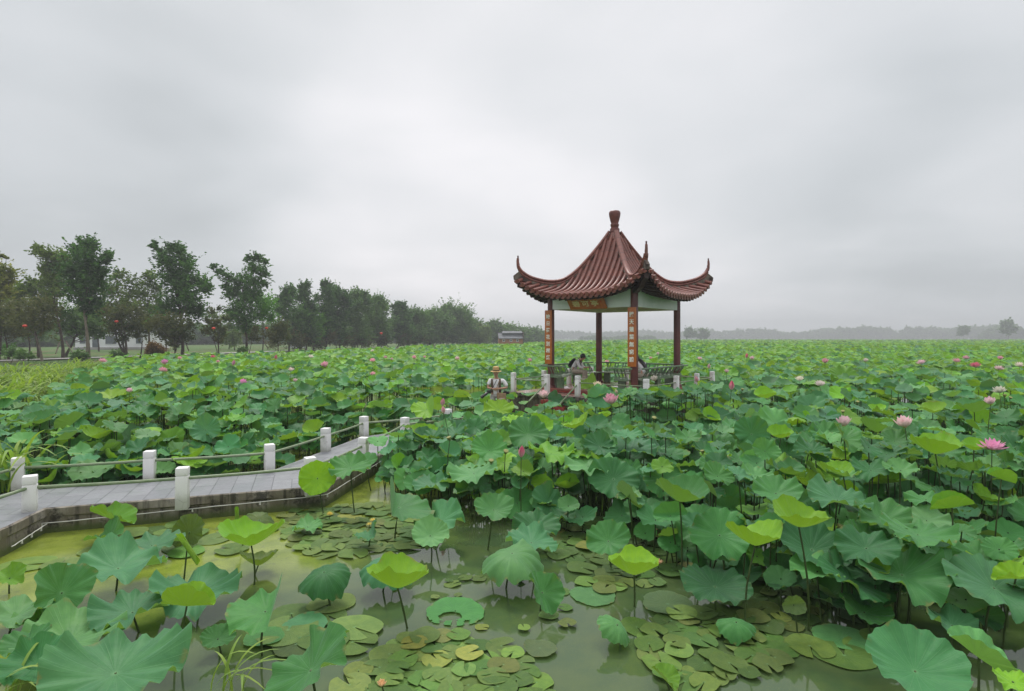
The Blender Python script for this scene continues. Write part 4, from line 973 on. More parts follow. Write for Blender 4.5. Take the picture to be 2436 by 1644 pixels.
for k in range(4):
    F_ = face(k)
    # pans: stepped rows between the rolls
    rows = 20
    for i in range(NR):
        w0 = -EH+i*SP; vs, uv = [], []; ncol = 5
        lim = max(abs(w0), abs(w0+SP)); pmin = min(abs(w0), abs(w0+SP))
        if i in (NR//2-1, NR//2): pmin = .0
        for r_ in range(rows+1):
            for j in range(ncol):
                wv = w0+SP*j/(ncol-1); pe = eave_p(wv); p0 = max(abs(wv), .12); p = p0+(pe-p0)*r_/rows if pe > p0 else p0
                dip = -.035*math.sin(math.pi*j/(ncol-1))
                vs.append(F_(wv, -p, roof_z(p, wv)+dip)); uv.append((j/(ncol-1), (p+.1)/.23))
        roof.add(vs, [(r_*ncol+j, (r_+1)*ncol+j, (r_+1)*ncol+j+1, r_*ncol+j+1) for r_ in range(rows) for j in range(ncol-1)], uv)
    for i in range(1, NR):
        wv = -EH+i*SP; pe = eave_p(wv)+.03; p0 = max(abs(wv)-.03, .16)
        if pe-p0 < .12: continue
        m_ = max(4, int((pe-p0)/.09)); pts, uvl = [], []
        for q in range(m_+1):
            p = p0+(pe-p0)*q/m_; pts.append((wv, -p, roof_z(p, wv)+.022))
        tb = MB().tube([F_(*p) for p in pts], .062, 9, vscale=1/.33); roof.add(tb.v, tb.f, tb.uv)
        e, e2 = Vector(F_(wv, -pe-.005, roof_z(pe, wv)+.018)), Vector(F_(wv, -pe-.04, roof_z(pe, wv)+.012))
        tb = MB().tube([e, e2], .075, 12); roof.add(tb.v, tb.f, [(.5, .5)]*len(tb.v))
    for i in range(NR):                             # hanging drip tiles between the caps
        wv = -EH+(i+.5)*SP; pe = eave_p(wv)+.02; z = roof_z(pe, wv)-.03
        vs = [F_(wv+math.cos(q)*.085, -pe-.004, z+math.sin(q)*.085) for q in np.linspace(math.pi, 2*math.pi, 8)]+[F_(wv+math.cos(q)*.085, -pe+.02, z+math.sin(q)*.085) for q in np.linspace(math.pi, 2*math.pi, 8)]
        roof.add(vs, [tuple(range(8))[::-1], tuple(range(8, 16))]+[(j, j+1, 9+j, 8+j) for j in range(7)]+[(0, 8, 15, 7)])
roof.lathe([(.10, cz(3.79)), (.17, cz(3.70)), (.27, cz(3.47)), (.25, cz(3.44))], n=20)
roof_o = roof.obj('roof', M['tile'], pav, True, 50)
# dark boarding and rafters under the eaves
und = MB(); raf = MB()
for k in range(4):
    F_ = face(k); nu, nv = 25, 12; vs = []
    for j in range(nv+1):
        for i in range(nu+1):
            u = -1+2*i/nu; p = 1.35+(EH-.06-1.35)*j/nv; pe = p*(1-.03*(1-u*u)*(j/nv)); wv = u*p
            vs.append(F_(wv, -pe, roof_z(p, wv)-.10))
    und.add(vs, [(j*(nu+1)+i, j*(nu+1)+i+1, (j+1)*(nu+1)+i+1, (j+1)*(nu+1)+i) for j in range(nv) for i in range(nu)])
    rim = [(u_*(EH-.06), u_) for u_ in np.linspace(-1, 1, 31)]
    vs = []
    for wv, u in rim:
        pe = (EH-.06)*(1-.03*(1-u*u)); vs += [F_(wv, -pe, roof_z(EH-.06, wv)-.112), F_(wv, -pe-.015, roof_z(EH-.06, wv)-.03)]
    und.add(vs, [(2*i, 2*i+2, 2*i+3, 2*i+1) for i in range(30)])
    for i in range(-9, 10):                         # round rafters
        wv = i*.24; p0, p1 = max(1.4, abs(wv)+.08), EH-.10-.06*(1-(wv/EH)**2)
        if p1-p0 < .1: continue
        raf.tube([F_(wv, -(p0+(p1-p0)*q), roof_z(p0+(p1-p0)*q, wv)-.14) for q in (0, .33, .66, 1)], .042, 8)
und.obj('eave_boarding', M['darkwood'], pav, True, 50); raf.obj('rafters', M['darkwood'], pav)
# hip ridges sweeping up to horned tips
def ridge_pts(o):
    RH = [(.20, 3.80), (.45, 3.46), (.732, 3.11), (1.183, 2.60), (1.558, 2.27), (1.92, 2.075), (2.378, 2.03), (2.83, 2.115), (3.10, 2.22), (3.30, 2.36), (3.40, 2.50), (3.445, 2.66), (3.44, 2.80)]
    xs, ys = [], []
    for i in range(len(RH)-1):
        p0, p1, p2, p3 = RH[max(i-1, 0)], RH[i], RH[i+1], RH[min(i+2, len(RH)-1)]
        for t in (0, .25, .5, .75):
            f = lambda a, b, c, d: .5*((2*b)+(-a+c)*t+(2*a-5*b+4*c-d)*t*t+(-a+3*b-3*c+d)*t**3)
            xs.append(f(p0[0], p1[0], p2[0], p3[0])); ys.append(f(p0[1], p1[1], p2[1], p3[1]))
    return list(zip(xs+[RH[-1][0]], ys+[RH[-1][1]]))
RP = ridge_pts(0); nR = len(RP)
for k in range(4):
    a = math.pi/4+math.pi/2*k; dx, dy = math.cos(a), math.sin(a); rd = MB(); wl = MB()
    acc = 0; prev = None; path, rad, path2, rad2 = [], [], [], []
    for i, (r_, z) in enumerate(RP):
        f = i/(nR-1); tp = 1 if f < .70 else max(.62, 1-(f-.78)/.22*.38)
        path.append(Vector((dx*r_, dy*r_, cz(z)-.045*tp))); rad.append(.085*tp)
        path2.append(Vector((dx*r_, dy*r_, cz(z)-.135*tp))); rad2.append(.062*tp+.012)
    tb = MB().tube(path, rad, 12, flat=.62, vscale=1/.38); rd.add(tb.v, tb.f, tb.uv)
    tb = MB().tube(path2, rad2, 10, flat=.7, vscale=1/.38); rd.add(tb.v, tb.f, tb.uv)
    e = path[-1]; rd.tube([e, e+Vector((-dx*.005, -dy*.005, .05))], [.022, .026], 8); rd.tube([e+Vector((0, 0, .05)), e+Vector((0, 0, .085))], [.03, .026], 8)
    ro = rd.obj('ridge', M['tile'], roof_o)
    # mortar wall between ridge and tiles
    vs = []; sx, sy = -dy*.05, dx*.05
    rr = [q for q in RP if q[0] < 3.38 and RP.index(q) < nR-10]
    n_ = 0
    for r_, z in rr:
        pz = roof_z(min(r_/math.sqrt(2), EH), min(r_/math.sqrt(2), EH))-.03
        zt = cz(z)-.15
        vs += [(dx*r_+sx, dy*r_+sy, max(zt, pz+.01)), (dx*r_-sx, dy*r_-sy, max(zt, pz+.01)), (dx*r_-sx*1.5, dy*r_-sy*1.5, pz), (dx*r_+sx*1.5, dy*r_+sy*1.5, pz)]; n_ += 1
    fs = [(4*i+j, 4*i+(j+1) % 4, 4*i+4+(j+1) % 4, 4*i+4+j) for i in range(n_-1) for j in range(4)]+[(0, 3, 2, 1), tuple(4*(n_-1)+j for j in range(4))]
    wl.add(vs, fs)
    # block that closes the corner under the horn
    zc_ = roof_z(EH, EH)
    cpts = [(3.18, .02), (3.40, .20), (3.60, .04), (3.58, -.10), (3.30, -.16)]
    vs = [(dx*r_+sx*s, dy*r_+sy*s, zc_+z_) for s in (1.1, -1.1) for r_, z_ in cpts]
    wl.add(vs, [(0, 1, 2, 3, 4), (9, 8, 7, 6, 5)]+[(i, 5+i, 5+(i+1) % 5, (i+1) % 5) for i in range(5)])
    wl.obj('ridge_base', M['ridge_wall'], roof_o)
    # hip beam under the corner
    hb = MB(); rs = np.linspace(1.7, 3.46, 9); zs = [roof_z(r_/math.sqrt(2), r_/math.sqrt(2))-.15 for r_ in rs]; vs = []
    for r_, z in zip(rs, zs):
        for s, dz in ((1.5, 0), (-1.5, 0), (-1.5, -.24), (1.5, -.24)): vs.append((dx*r_+sx*s, dy*r_+sy*s, z+dz*(1 if r_ < 3.2 else .65)))
    hb.add(vs, [(4*i+j, 4*i+(j+1) % 4, 4*i+4+(j+1) % 4, 4*i+4+j) for i in range(8) for j in range(4)]+[(0, 3, 2, 1), (32, 33, 34, 35)])
    hb.obj('hip_beam', M['darkwood'], pav)
fin = MB().lathe([(.17, cz(3.72)), (.172, cz(3.80)), (.165, cz(3.86)), (.135, cz(3.87)), (.132, cz(3.93)), (.145, cz(3.945)), (.152, cz(3.98)), (.15, cz(4.02)), (.128, cz(4.03)), (.128, cz(4.05)), (.15, cz(4.12)), (.175, cz(4.22)), (.198, cz(4.32)), (.205, cz(4.39)), (.195, cz(4.45)), (.16, cz(4.485)), (.06, cz(4.50))], n=28)
fin.obj('finial', M['finial'], roof_o, True, 60)
# columns
for sx_, sy_ in ((-1, -1), (1, -1), (1, 1), (-1, 1)):
    zt = roof_z(A, A)-.12
    b = MB().lathe([(.122, 0), (.120, 1.0), (.117, SOFF), (.117, zt)], (sx_*A, sy_*A, 0), 28); b.lathe([(.17, 0), (.168, .05), (.14, .075), (.122, .08)], (sx_*A, sy_*A, 0), 28)
    b.obj('column', M['column'], pav, True, 50)
# white plastered beams: their top follows the roof
for k in range(4):
    F_ = face(k); b = MB(); xs = np.linspace(-A+.10, A-.10, 17); vs = []
    for x in xs:
        zt = roof_z(A, x)-.16; vs += [F_(x, -A-.055, SOFF), F_(x, -A-.055, zt), F_(x, -A+.13, zt), F_(x, -A+.13, SOFF)]
    b.add(vs, [(4*i+j, 4*i+4+j, 4*i+4+(j+1) % 4, 4*i+(j+1) % 4) for i in range(16) for j in range(4)]+[(0, 1, 2, 3), (67, 66, 65, 64)])
    b.obj('beam', M['white'], pav, True, 30)
MB().box((0, 0, SOFF+.03), (2*A-.27, 2*A-.27, .05)).obj('ceiling', M['ceiling'], pav)
# name plaque and couplet boards
def text_mesh(s, size, m, bold=.012, ext=.006, ls=1.0):
    c = bpy.data.curves.new('lettering', 'FONT'); c.body = s; c.size = size; c.align_x = 'CENTER'; c.align_y = 'CENTER'; c.extrude = ext; c.offset = bold; c.space_line = ls; c.resolution_u = 3
    o = bpy.data.objects.new('lettering', c); C.objects.link(o); bpy.context.view_layer.update()
    me = bpy.data.meshes.new_from_object(o.evaluated_get(bpy.context.evaluated_depsgraph_get())); bpy.data.objects.remove(o); bpy.data.curves.remove(c)
    me.name = 'character'; me.materials.clear(); me.materials.append(m); return me
pl = MB().box((0, 0, 0), (1.42, .035, .46), bev=.006).obj('name_plaque', M['board'], pav); pl.location = (-.03, -A-.20, cz(1.145)); pl.rotation_euler = (R(38), 0, 0)
for i_, ch in enumerate('碧可亭'):
    tx = link(bpy.data.objects.new('character', text_mesh(ch, .30, M['gold'], .005)), pl); tx.rotation_euler = (R(90), 0, 0); tx.location = (-.40+.36*i_, -.021, -.02); tx.scale = (1.0, .80, 1)
sl = MB().box((0, 0, 0), (.035, .012, .05)).obj('seal_mark', M['lantern'], pl); sl.location = (.57, -.02, .06)
for sx_, s in ((-1, '映\n日\n荷\n花\n別\n樣\n紅'), (1, '接\n天\n蓮\n葉\n無\n窮\n碧')):
    bd = MB().box((0, 0, 0), (.285, .05, 1.86), bev=.006).obj('couplet_board', M['board'], pav); bd.location = (sx_*A, -A-.15, cz(.03))
    tag(bd, 'orange couplet board with seven white characters on the '+('left pillar' if sx_ < 0 else 'front pillar'))
    for i_, ch in enumerate(s.split('\n')):
        t = link(bpy.data.objects.new('character', text_mesh(ch, .165, M['cream'], .0035)), bd); t.rotation_euler = (R(90), R(random.uniform(-3, 3)), 0); t.location = (0, -.029, .70-.236*i_)
    for z in (-.8, .8): MB().box((0, .045, z), (.04, .05, .03)).obj('bracket', M['darkwood'], bd)
# floor and terrace
fl = MB(); fl.cur = 0; fl.box((0, 0, -.03), (2*A+.5, 2*A+.5, .06), bev=.008).obj('floor', M['redfloor'], pav)
MB().box((0, 0, -.095), (2*A+.46, 2*A+.46, .07)).obj('floor_edge', M['rededge'], pav)
TE = A+1.03; tz = TZ-DZ
MB().add([(-TE, -TE, tz), (TE, -TE, tz), (TE, TE, tz), (-TE, TE, tz)], [(0, 1, 2, 3)], [(-TE, -TE), (TE, -TE), (TE, TE), (-TE, TE)]).obj('terrace', M['terrace'], pav)
tb = MB()
for k in range(4):
    F_ = face(k); n_ = 30; rows = [[F_(-TE+2*TE*i/n_, -TE-o_+random.uniform(-.012, .012)*(z_ < tz-.02), z_) for o_, z_ in ((0, tz), (.03, tz-.01), (.03, tz-.12), (-.03, tz-.14), (-.02, -DZ-.3))] for i in range(n_+1)]
    tb.add([v for r_ in rows for v in r_], [(i*5+e, i*5+e+1, (i+1)*5+e+1, (i+1)*5+e) for i in range(n_) for e in range(4)])
tb.obj('terrace_wall', M['concrete_dry'], pav)
stp = MB()
for i in range(3):
    t_ = tz-(i+1)*.1425; h_ = t_-(WZ-DZ)-.005*i
    stp.box((-.50, -TE-.18-.30*i, t_-h_/2), (1.12, .302, h_), bev=.006)
stp.obj('steps', M['rededge'], pav)
# leaning-back benches on three sides and two short returns at the entrance
def bench(x0, x1, k, legs):
    F_ = face(k); ln = x1-x0; cxm = (x0+x1)/2
    bo = MB()
    def bx(c, s, b_=bo, **kw):
        t = MB().box(c, s, **kw); b_.add([F_(*v) for v in t.v], t.f)
    seat = MB(); bx((cxm, -A-.02, .39), (ln, .36, .05), seat, bev=.008); so = seat.obj('bench', M['seat'], pav)
    fr = MB(); bx((cxm, -A-.21, .395), (ln, .05, .075), fr); bx((cxm, -A-.20, .46), (ln, .035, .03), fr)
    for x in legs: bx((x, -A-.03, .185), (.24, .10, .36), fr)
    fr.obj('bench_frame', M['bench'], so)
    sp = MB(); n_ = max(2, int(ln/.30))
    for i in range(n_):
        for o_ in (-.055, .055):
            x = x0+ln*(i+.5)/n_+o_
            pts = [F_(x, -A-.205, .43), F_(x, -A-.20, .50), F_(x, -A-.25, .58), F_(x, -A-.315, .67), F_(x, -A-.335, .73)]
            sp.tube(pts, .021, 5)
    sp.obj('balusters', M['bench'], so)
    rl = MB(); bx((cxm, -A-.34, .755), (ln+.42, .085, .05), rl, bev=.012); rl.obj('back_rail', M['bench'], so)
for k in (1, 2, 3): bench(-A+.12, A-.12, k, (-A+.35, 0, A-.35))
bench(-A+.12, -A+.60, 0, (-A+.42,)); bench(A-.60, A-.12, 0, (A-.42,))
# terrace railing: white posts with one green pipe
def tw(x, y): v = to_world(x, y); return (v.x, v.y)
te = TE-.10
ring_l = [tw(-te, te), tw(-te, .9), tw(-te, -.75), tw(-te, -te), tw(-1.10, -te)]
ring_r = [tw(.10, -te), tw(te-.05, -te), tw(te, -.55), tw(te, 1.1), tw(te, te), tw(.9, te), tw(-.9, te)]
rl1 = railing('terrace_railing', ring_l, TZ, .145, .67, .45, 'white post railing on the left side of the pavilion terrace, left of the steps', PR, r=.02)
rl2 = railing('terrace_railing', ring_r, TZ, .145, .67, .45, 'white post railing on the right side of the pavilion terrace, right of the steps', PR, r=.02)
for rt, x in ((rl1, -1.10), (rl2, .10)):            # pipes slanting down the steps
    a = to_world(x, -te, TZ+.40); b = to_world(x, -te-1.0, WZ+.42); o0 = rt.location
    rail_obj(a-o0, b-o0, .024, rt, 0)
# ------------------------------------------------------------------ trees
GREEN = dict(dark=((.018, .058, .018), (.095, .20, .048)), olive=((.050, .095, .018), (.165, .230, .046)), brown=((.040, .066, .020), (.130, .130, .042)), bright=((.055, .17, .020), (.14, .31, .04)), yellow=((.12, .16, .024), (.28, .28, .05)),
             far=((.044, .108, .030), (.130, .225, .060)), willow=((.095, .155, .04), (.18, .25, .07)), russet=((.12, .066, .032), (.22, .13, .06)))
def crown_arrays(blobs, pal, sprays=30, per=13, leaf=.13, up=.45, droop=0, r_=None, wisps=.28):
    """blobs: list of (centre, radius). Sprays of leaf-sized faces grow out of each; returns V, F, tint"""
    r_ = r_ or rng; Vs, Ts = [], []
    c0, c1 = np.array(GREEN[pal][0]), np.array(GREEN[pal][1])
    for c, rad in blobs:
        c = np.array(c); n = max(5, int(sprays*1.45*(rad**1.25)))
        d = r_.normal(size=(n, 3)); d /= np.linalg.norm(d, axis=1)[:, None]
        start = c+d*rad*r_.uniform(.05, .6, n)[:, None]*np.array((1, 1, .85))
        dr = d*.75+np.array((0, 0, up))+r_.normal(size=(n, 3))*.28; dr /= np.linalg.norm(dr, axis=1)[:, None]
        ln = rad*r_.uniform(.35, 1.0, n)*np.where(r_.random(n) < wisps, 1.75, 1)
        t = np.linspace(.05, 1, per)[None, :, None]
        P = start[:, None]+dr[:, None]*ln[:, None, None]*t
        if droop: P[..., 2] -= droop*ln[:, None]*(t[..., 0]**2)
        P += r_.normal(size=P.shape)*(rad*.08*(1.15-.85*t)+.02)
        P = P.reshape(-1, 3); m = len(P)
        a = r_.normal(size=(m, 3)); a[:, 2] *= .5; a /= np.linalg.norm(a, axis=1)[:, None]
        b = np.cross(a, r_.normal(size=(m, 3))); b /= np.linalg.norm(b, axis=1)[:, None]
        s = leaf*1.15*r_.uniform(.6, 1.35, m)[:, None]
        Q4 = np.stack([P-a*s, P-b*s*.5, P+a*s, P+b*s*.5], 1)
        Vs.append(Q4.reshape(-1, 3))
        k = np.clip(r_.uniform(-.1, .5)+np.repeat(r_.uniform(-.15, .45, n), per)+r_.uniform(0, .35, m), 0, 1.15)[:, None]
        Ts.append(np.repeat(c0+(c1-c0)*k, 4, 0))
    V = np.concatenate(Vs); F = np.arange(len(V)).reshape(-1, 4)
    return V, F, np.concatenate(Ts)
def trunk_mesh(base, blobs, r0, m, lean=0, top=None, forks=9, multi=1):
    r0 *= .62
    b = MB(); base = Vector(base); top = Vector(top) if top else None
    cs = sorted(blobs, key=lambda q: -q[1])[:forks]
    if top is None:
        zs = [c[2] for c, r in blobs]; mean = sum((Vector(c) for c, r in blobs), Vector())/len(blobs); top = mean.copy(); top.z = base.z+(max(zs)-base.z)*.72
    for k in range(multi):
        bs = base+Vector((random.uniform(-.25, .25), random.uniform(-.2, .2), 0))*(multi > 1)
        tp = top+Vector((random.uniform(-.9, .9), random.uniform(-.6, .6), random.uniform(-.6, .3)))*(multi > 1)
        pts = [bs.lerp(tp, t)+Vector((math.sin(t*5+k)*.06, math.cos(t*4+k)*.05, 0))*(tp-bs).length*.25 for t in np.linspace(0, 1, 9)]
        pts[0] = bs-Vector((0, 0, .2)); b.tube(pts, [r0*(1.25 if i == 0 else 1-.85*i/8)/(multi**.5) for i in range(9)], 8)
        for c, r in cs[k::multi]:
            c = Vector(c); f = max(.22, min(.92, (c.z-base.z)/(tp.z-base.z+.01)*.62)); s = bs.lerp(tp, f)
            mid = s.lerp(c, .5)+Vector((0, 0, -.08*(c-s).length)); e = c+(c-s).normalized()*r*.5
            rr = max(.02, r0*.42*(1-f*.5)); b.tube([s, s.lerp(mid, .5)+Vector((0, 0, -.02)), mid, c, e], [rr, rr*.85, rr*.65, rr*.38, rr*.14], 6)
    return b.mesh('trunk', m)
def tree(name, base, blobs, pal, r0, label, cat='tree', group=None, bark='bark', multi=1, top=None, forks=9, **kw):
    base = Vector(base); o = empty(name, base, 0, label, cat, group); bl = [((c[0]-base.x, c[1]-base.y, c[2]-base.z), r) for c, r in blobs]
    V, F, T = crown_arrays(bl, pal, **kw)
    link(bpy.data.objects.new('crown', npmesh('crown', V, F, None, T, [M['crown']], smooth=False)), o)
    link(bpy.data.objects.new('trunk', trunk_mesh((0, 0, 0), bl, r0, M[bark], top=top, forks=forks, multi=multi)), o)
    return o
def zb(zx, zy, sc_=3.32, ox=0, oy=480): return ox+zx/sc_, oy+zy/sc_
def px_blobs(lst, d, sc_=3.32, ox=0, oy=480, depth=1.0, grow=1.0):
    out = []
    for x, y, r in lst:
        p = atd(*zb(x, y, sc_, ox, oy), d); rr = r/sc_*d/FPX*grow
        out.append(((p.x, p.y+random.uniform(-1, 1)*max(.5, rr*.9)*depth, p.z), rr*1.04))
    return out
def base_at(px, d, z=.8): return Vector(((px-CX)/FPX*d, d, z))

tree('zelkova_tree', base_at(208, 51), px_blobs([(640, 330, 55), (720, 350, 60), (600, 400, 70), (700, 430, 90), (820, 440, 60), (868, 462, 32), (760, 520, 110), (640, 560, 120), (700, 650, 130), (620, 720, 120), (680, 790, 110), (770, 640, 75), (560, 680, 95), (540, 560, 85), (690, 850, 60), (800, 560, 55)], 51),
     'dark', .30, 'tall dense dark tree with bare pale trunk, tallest at the left', 'tree', 'trees along the lane', 'bark_pale', top=(-.25, 0, 5.6), sprays=42, per=15, leaf=.12)
tree('zelkova_tree', base_at(150, 58), px_blobs([(305, 380, 40), (350, 410, 50), (400, 440, 70), (480, 450, 80), (400, 530, 80), (450, 620, 95), (420, 520, 80), (350, 555, 45), (520, 470, 60), (480, 700, 90), (400, 640, 70)], 58),
     'olive', .24, 'lighter feathery tree whose crown fans left out of the tall dark tree', 'tree', 'trees along the lane', sprays=34, per=15, leaf=.12)
tree('elm_tree', base_at(433, 56), px_blobs([(1205, 330, 28), (1230, 360, 34), (1265, 400, 45), (1310, 455, 50), (1360, 365, 60), (1420, 400, 60), (1350, 490, 80), (1440, 480, 80), (1500, 520, 60), (1400, 580, 110), (1480, 640, 110), (1580, 640, 70), (1330, 640, 90), (1400, 740, 130), (1530, 760, 100), (1630, 690, 60), (1450, 860, 120), (1350, 850, 90), (1560, 870, 80)], 56),
     'dark', .26, 'tall tree leaning to the left at its tip, above the round russet bush', 'tree', 'trees along the lane', sprays=36, per=14, leaf=.12)
tree('elm_tree', base_at(585, 63), px_blobs([(1705, 525, 30), (1760, 560, 45), (1820, 620, 60), (1780, 680, 50), (1955, 445, 40), (2040, 450, 45), (2090, 480, 32), (2000, 530, 70), (2060, 570, 50), (1880, 650, 70), (1980, 650, 90), (2070, 650, 50), (1900, 760, 100), (2010, 750, 90), (1840, 740, 60), (1940, 860, 110), (1880, 900, 80), (1980, 930, 70), (1940, 1000, 60)], 63),
     'dark', .24, 'tree with forked crown whose right fork is taller, third tall one from the left', 'tree', 'trees along the lane', sprays=34, per=14, leaf=.12)
tree('locust_tree', base_at(300, 66), px_blobs([(960, 570, 45), (910, 600, 50), (1000, 640, 70), (920, 690, 60), (880, 740, 80), (980, 740, 90), (950, 850, 90), (1040, 820, 80), (880, 830, 60)], 66),
     'olive', .22, 'airy olive tree with flat layered top between the two tallest trees, left one', 'tree', 'trees along the lane', sprays=20, per=15, leaf=.13, up=.1)
tree('locust_tree', base_at(352, 68), px_blobs([(1135, 580, 45), (1200, 590, 45), (1150, 650, 60), (1080, 740, 80), (1190, 740, 80), (1110, 850, 90), (1210, 850, 70), (1230, 670, 50)], 68),
     'olive', .22, 'airy olive tree with flat layered top hard against the leaning tree', 'tree', 'trees along the lane', sprays=20, per=15, leaf=.13, up=.1)
tree('camphor_tree', base_at(-6, 54), px_blobs([(30, 550, 60), (80, 560, 45), (70, 610, 55), (20, 650, 80), (40, 720, 70), (-60, 560, 90), (-60, 700, 120), (10, 430, 26), (45, 442, 18)], 54),
     'yellow', .25, 'yellow-tinged tree cut off by the left edge', 'tree', 'trees along the lane', sprays=34, per=14, leaf=.13)
tree('camphor_tree', base_at(92, 60), px_blobs([(150, 720, 85), (250, 700, 85), (220, 640, 45), (310, 640, 55), (60, 800, 90), (320, 800, 100), (400, 740, 70), (130, 800, 80)], 60),
     'olive', .24, 'broad rounded green tree left of the tall dark tree', 'tree', 'trees along the lane', sprays=36, per=14, leaf=.13)
tree('crape_myrtle', base_at(100, 50), px_blobs([(180, 850, 110), (300, 850, 110), (250, 950, 120), (330, 1000, 80), (100, 930, 100), (400, 950, 90), (60, 860, 90), (380, 860, 70)], 50, grow=.95),
     'brown', .16, 'reddish brown low tree on a thin pale trunk at the far left', 'tree', 'low reddish trees', 'bark_pale', sprays=40, per=12, leaf=.10, up=.5)
tree('crape_myrtle', base_at(20, 52), px_blobs([(30, 900, 110), (-60, 900, 110), (60, 1000, 100), (120, 1040, 70), (-40, 1010, 100)], 52),
     'brown', .16, 'reddish brown low tree at the left edge beneath the yellow-tinged tree', 'tree', 'low reddish trees', sprays=40, per=12, leaf=.10)
tree('oak_tree', base_at(153, 62), px_blobs([(470, 890, 90), (560, 930, 90), (640, 960, 90), (760, 960, 90), (800, 1040, 60), (560, 1030, 80), (450, 990, 80), (700, 1030, 60), (780, 880, 80)], 62),
     'far', .26, 'shady green tree behind the pale trunk of the tall dark tree', 'tree', 'trees along the lane', sprays=34, per=12, leaf=.13)
tree('crape_myrtle', base_at(296, 55), px_blobs([(860, 940, 80), (960, 900, 100), (1060, 920, 90), (1000, 1000, 90), (920, 1020, 70), (980, 1080, 45), (1080, 990, 60), (830, 860, 50)], 55),
     'brown', .30, 'russet-topped low tree on a thick double trunk, right of the white house front', 'tree', 'low reddish trees', multi=2, sprays=40, per=12, leaf=.10)
tree('crape_myrtle', base_at(332, 57), px_blobs([(1110, 960, 70), (1150, 1030, 60), (1090, 1060, 50), (1180, 960, 50)], 57),
     'brown', .12, 'small dark tree between the double trunk and the round bush', 'tree', 'low reddish trees', sprays=38, per=11, leaf=.10)
tree('crape_myrtle', base_at(410, 53), px_blobs([(1250, 980, 70), (1330, 960, 80), (1420, 980, 80), (1340, 1060, 80), (1420, 1080, 60), (1260, 1060, 50), (1500, 980, 60), (1360, 1130, 40)], 53),
     'brown', .15, 'dark bushy tree with many thin stems right of the round bush', 'tree', 'low reddish trees', multi=3, sprays=42, per=12, leaf=.10)
tree('crape_myrtle', base_at(515, 56), px_blobs([(1690, 880, 30), (1720, 850, 25), (1770, 930, 30), (1660, 950, 40), (1700, 1000, 70), (1640, 1040, 50), (1770, 1030, 50), (1710, 1090, 60), (1740, 960, 35)], 56),
     'brown', .12, 'spiky low tree with upright bare twigs left of the forked tree', 'tree', 'low reddish trees', multi=3, sprays=30, per=13, leaf=.09, up=1.0)
tree('young_tree', base_at(623, 66), px_blobs([(2090, 790, 60), (2050, 830, 70), (2120, 850, 80), (2080, 910, 70), (2130, 920, 50), (2040, 760, 40)], 66),
     'bright', .12, 'small bright green tree tucked right of the forked tree', 'tree', 'trees along the lane', sprays=44, per=12, leaf=.11)
tree('crape_myrtle', base_at(660, 64), px_blobs([(2180, 1010, 70), (2150, 1060, 60), (2220, 1060, 60), (2190, 1100, 45), (2240, 990, 40)], 64),
     'brown', .12, 'dark rounded low tree right of the bright green tree', 'tree', 'low reddish trees', sprays=42, per=11, leaf=.10)
tree('shrub', base_at(590, 66), px_blobs([(1960, 1060, 60), (2020, 1080, 50), (2000, 1010, 45)], 66), 'brown', .08, 'dark shrub at the foot of the forked tree', 'shrub', 'shrubs by the lane', sprays=40, per=10, leaf=.10)
# round clipped bush and low shrubs on the bank
rb = px_blobs([(1235, 1170, 55), (1200, 1180, 40), (1275, 1180, 42), (1235, 1140, 40), (1210, 1150, 38), (1265, 1150, 36), (1235, 1200, 40)], 47, grow=.9)
tree('round_bush', base_at(372, 47), rb, 'russet', .06, 'round clipped russet bush under the leaning tree', 'bush', None, sprays=210, per=9, leaf=.06, up=.1, wisps=0)
for (zx, zy, r, d, lab) in ((110, 1195, 55, 46, 'low dark green shrub at the far left by the lane'), (190, 1215, 45, 45, 'low dark shrub just right of the far left one'), (640, 1215, 50, 48, 'loose green shrub at the foot of the tall dark tree'), (940, 1215, 45, 50, 'small green shrub at the foot of the double trunk'), (1920, 1170, 28, 58, 'small dark shrub at the water side below the forked tree'), (30, 1180, 60, 55, 'pale green shrub at the left edge behind the lane')):
    b_ = px_blobs([(zx, zy, r), (zx-r*.7, zy+r*.2, r*.7), (zx+r*.7, zy+r*.2, r*.7)], d); p = b_[0][0]
    tree('shrub', (p[0], p[1], .8), b_, 'far' if 'pale' not in lab else 'bright', .05, lab, 'shrub', 'shrubs by the lane', sprays=60, per=10, leaf=.09, wisps=.1)
# the row as it recedes: centre column and top row in the photo, crown width in px, palette
ROW = [(687, 684, 62, 'dark', 'dense dark tree, first right of the small bright tree'), (728, 672, 56, 'dark', 'dark tree with a thin crown arm reaching up right, second of the receding row'), (745, 735, 44, 'bright', 'low bright green tree among the first of the receding row'), (775, 668, 48, 'dark', 'slender tree with a separate tuft on top in the receding row'), (808, 686, 60, 'dark', 'feathery dark tree right of the tufted one'),
       (850, 692, 62, 'far', 'broad tree with a pointed tip, middle of the receding row'), (898, 709, 70, 'far', 'full round tree in the middle of the receding row'), (952, 722, 50, 'dark', 'narrow dark flat-topped tree past mid row'), (985, 740, 56, 'far', 'low olive tree, lower than its neighbours, past the middle of the row'), (1030, 742, 56, 'far', 'rounded tree left of the wide far tree'),
       (1075, 733, 84, 'far', 'wide domed tree, largest of the far part of the row'), (1110, 748, 56, 'far', 'tree leaning against the right side of the wide domed tree'), (1178, 768, 44, 'far', 'hazy tree behind the brick house'), (1205, 776, 40, 'far', 'hazy low tree over the ridge of the brick house'), (1235, 783, 44, 'far', 'hazy tree right of the brick house'), (1270, 789, 48, 'far', 'faint tree next to the left pillar, end of the row')]
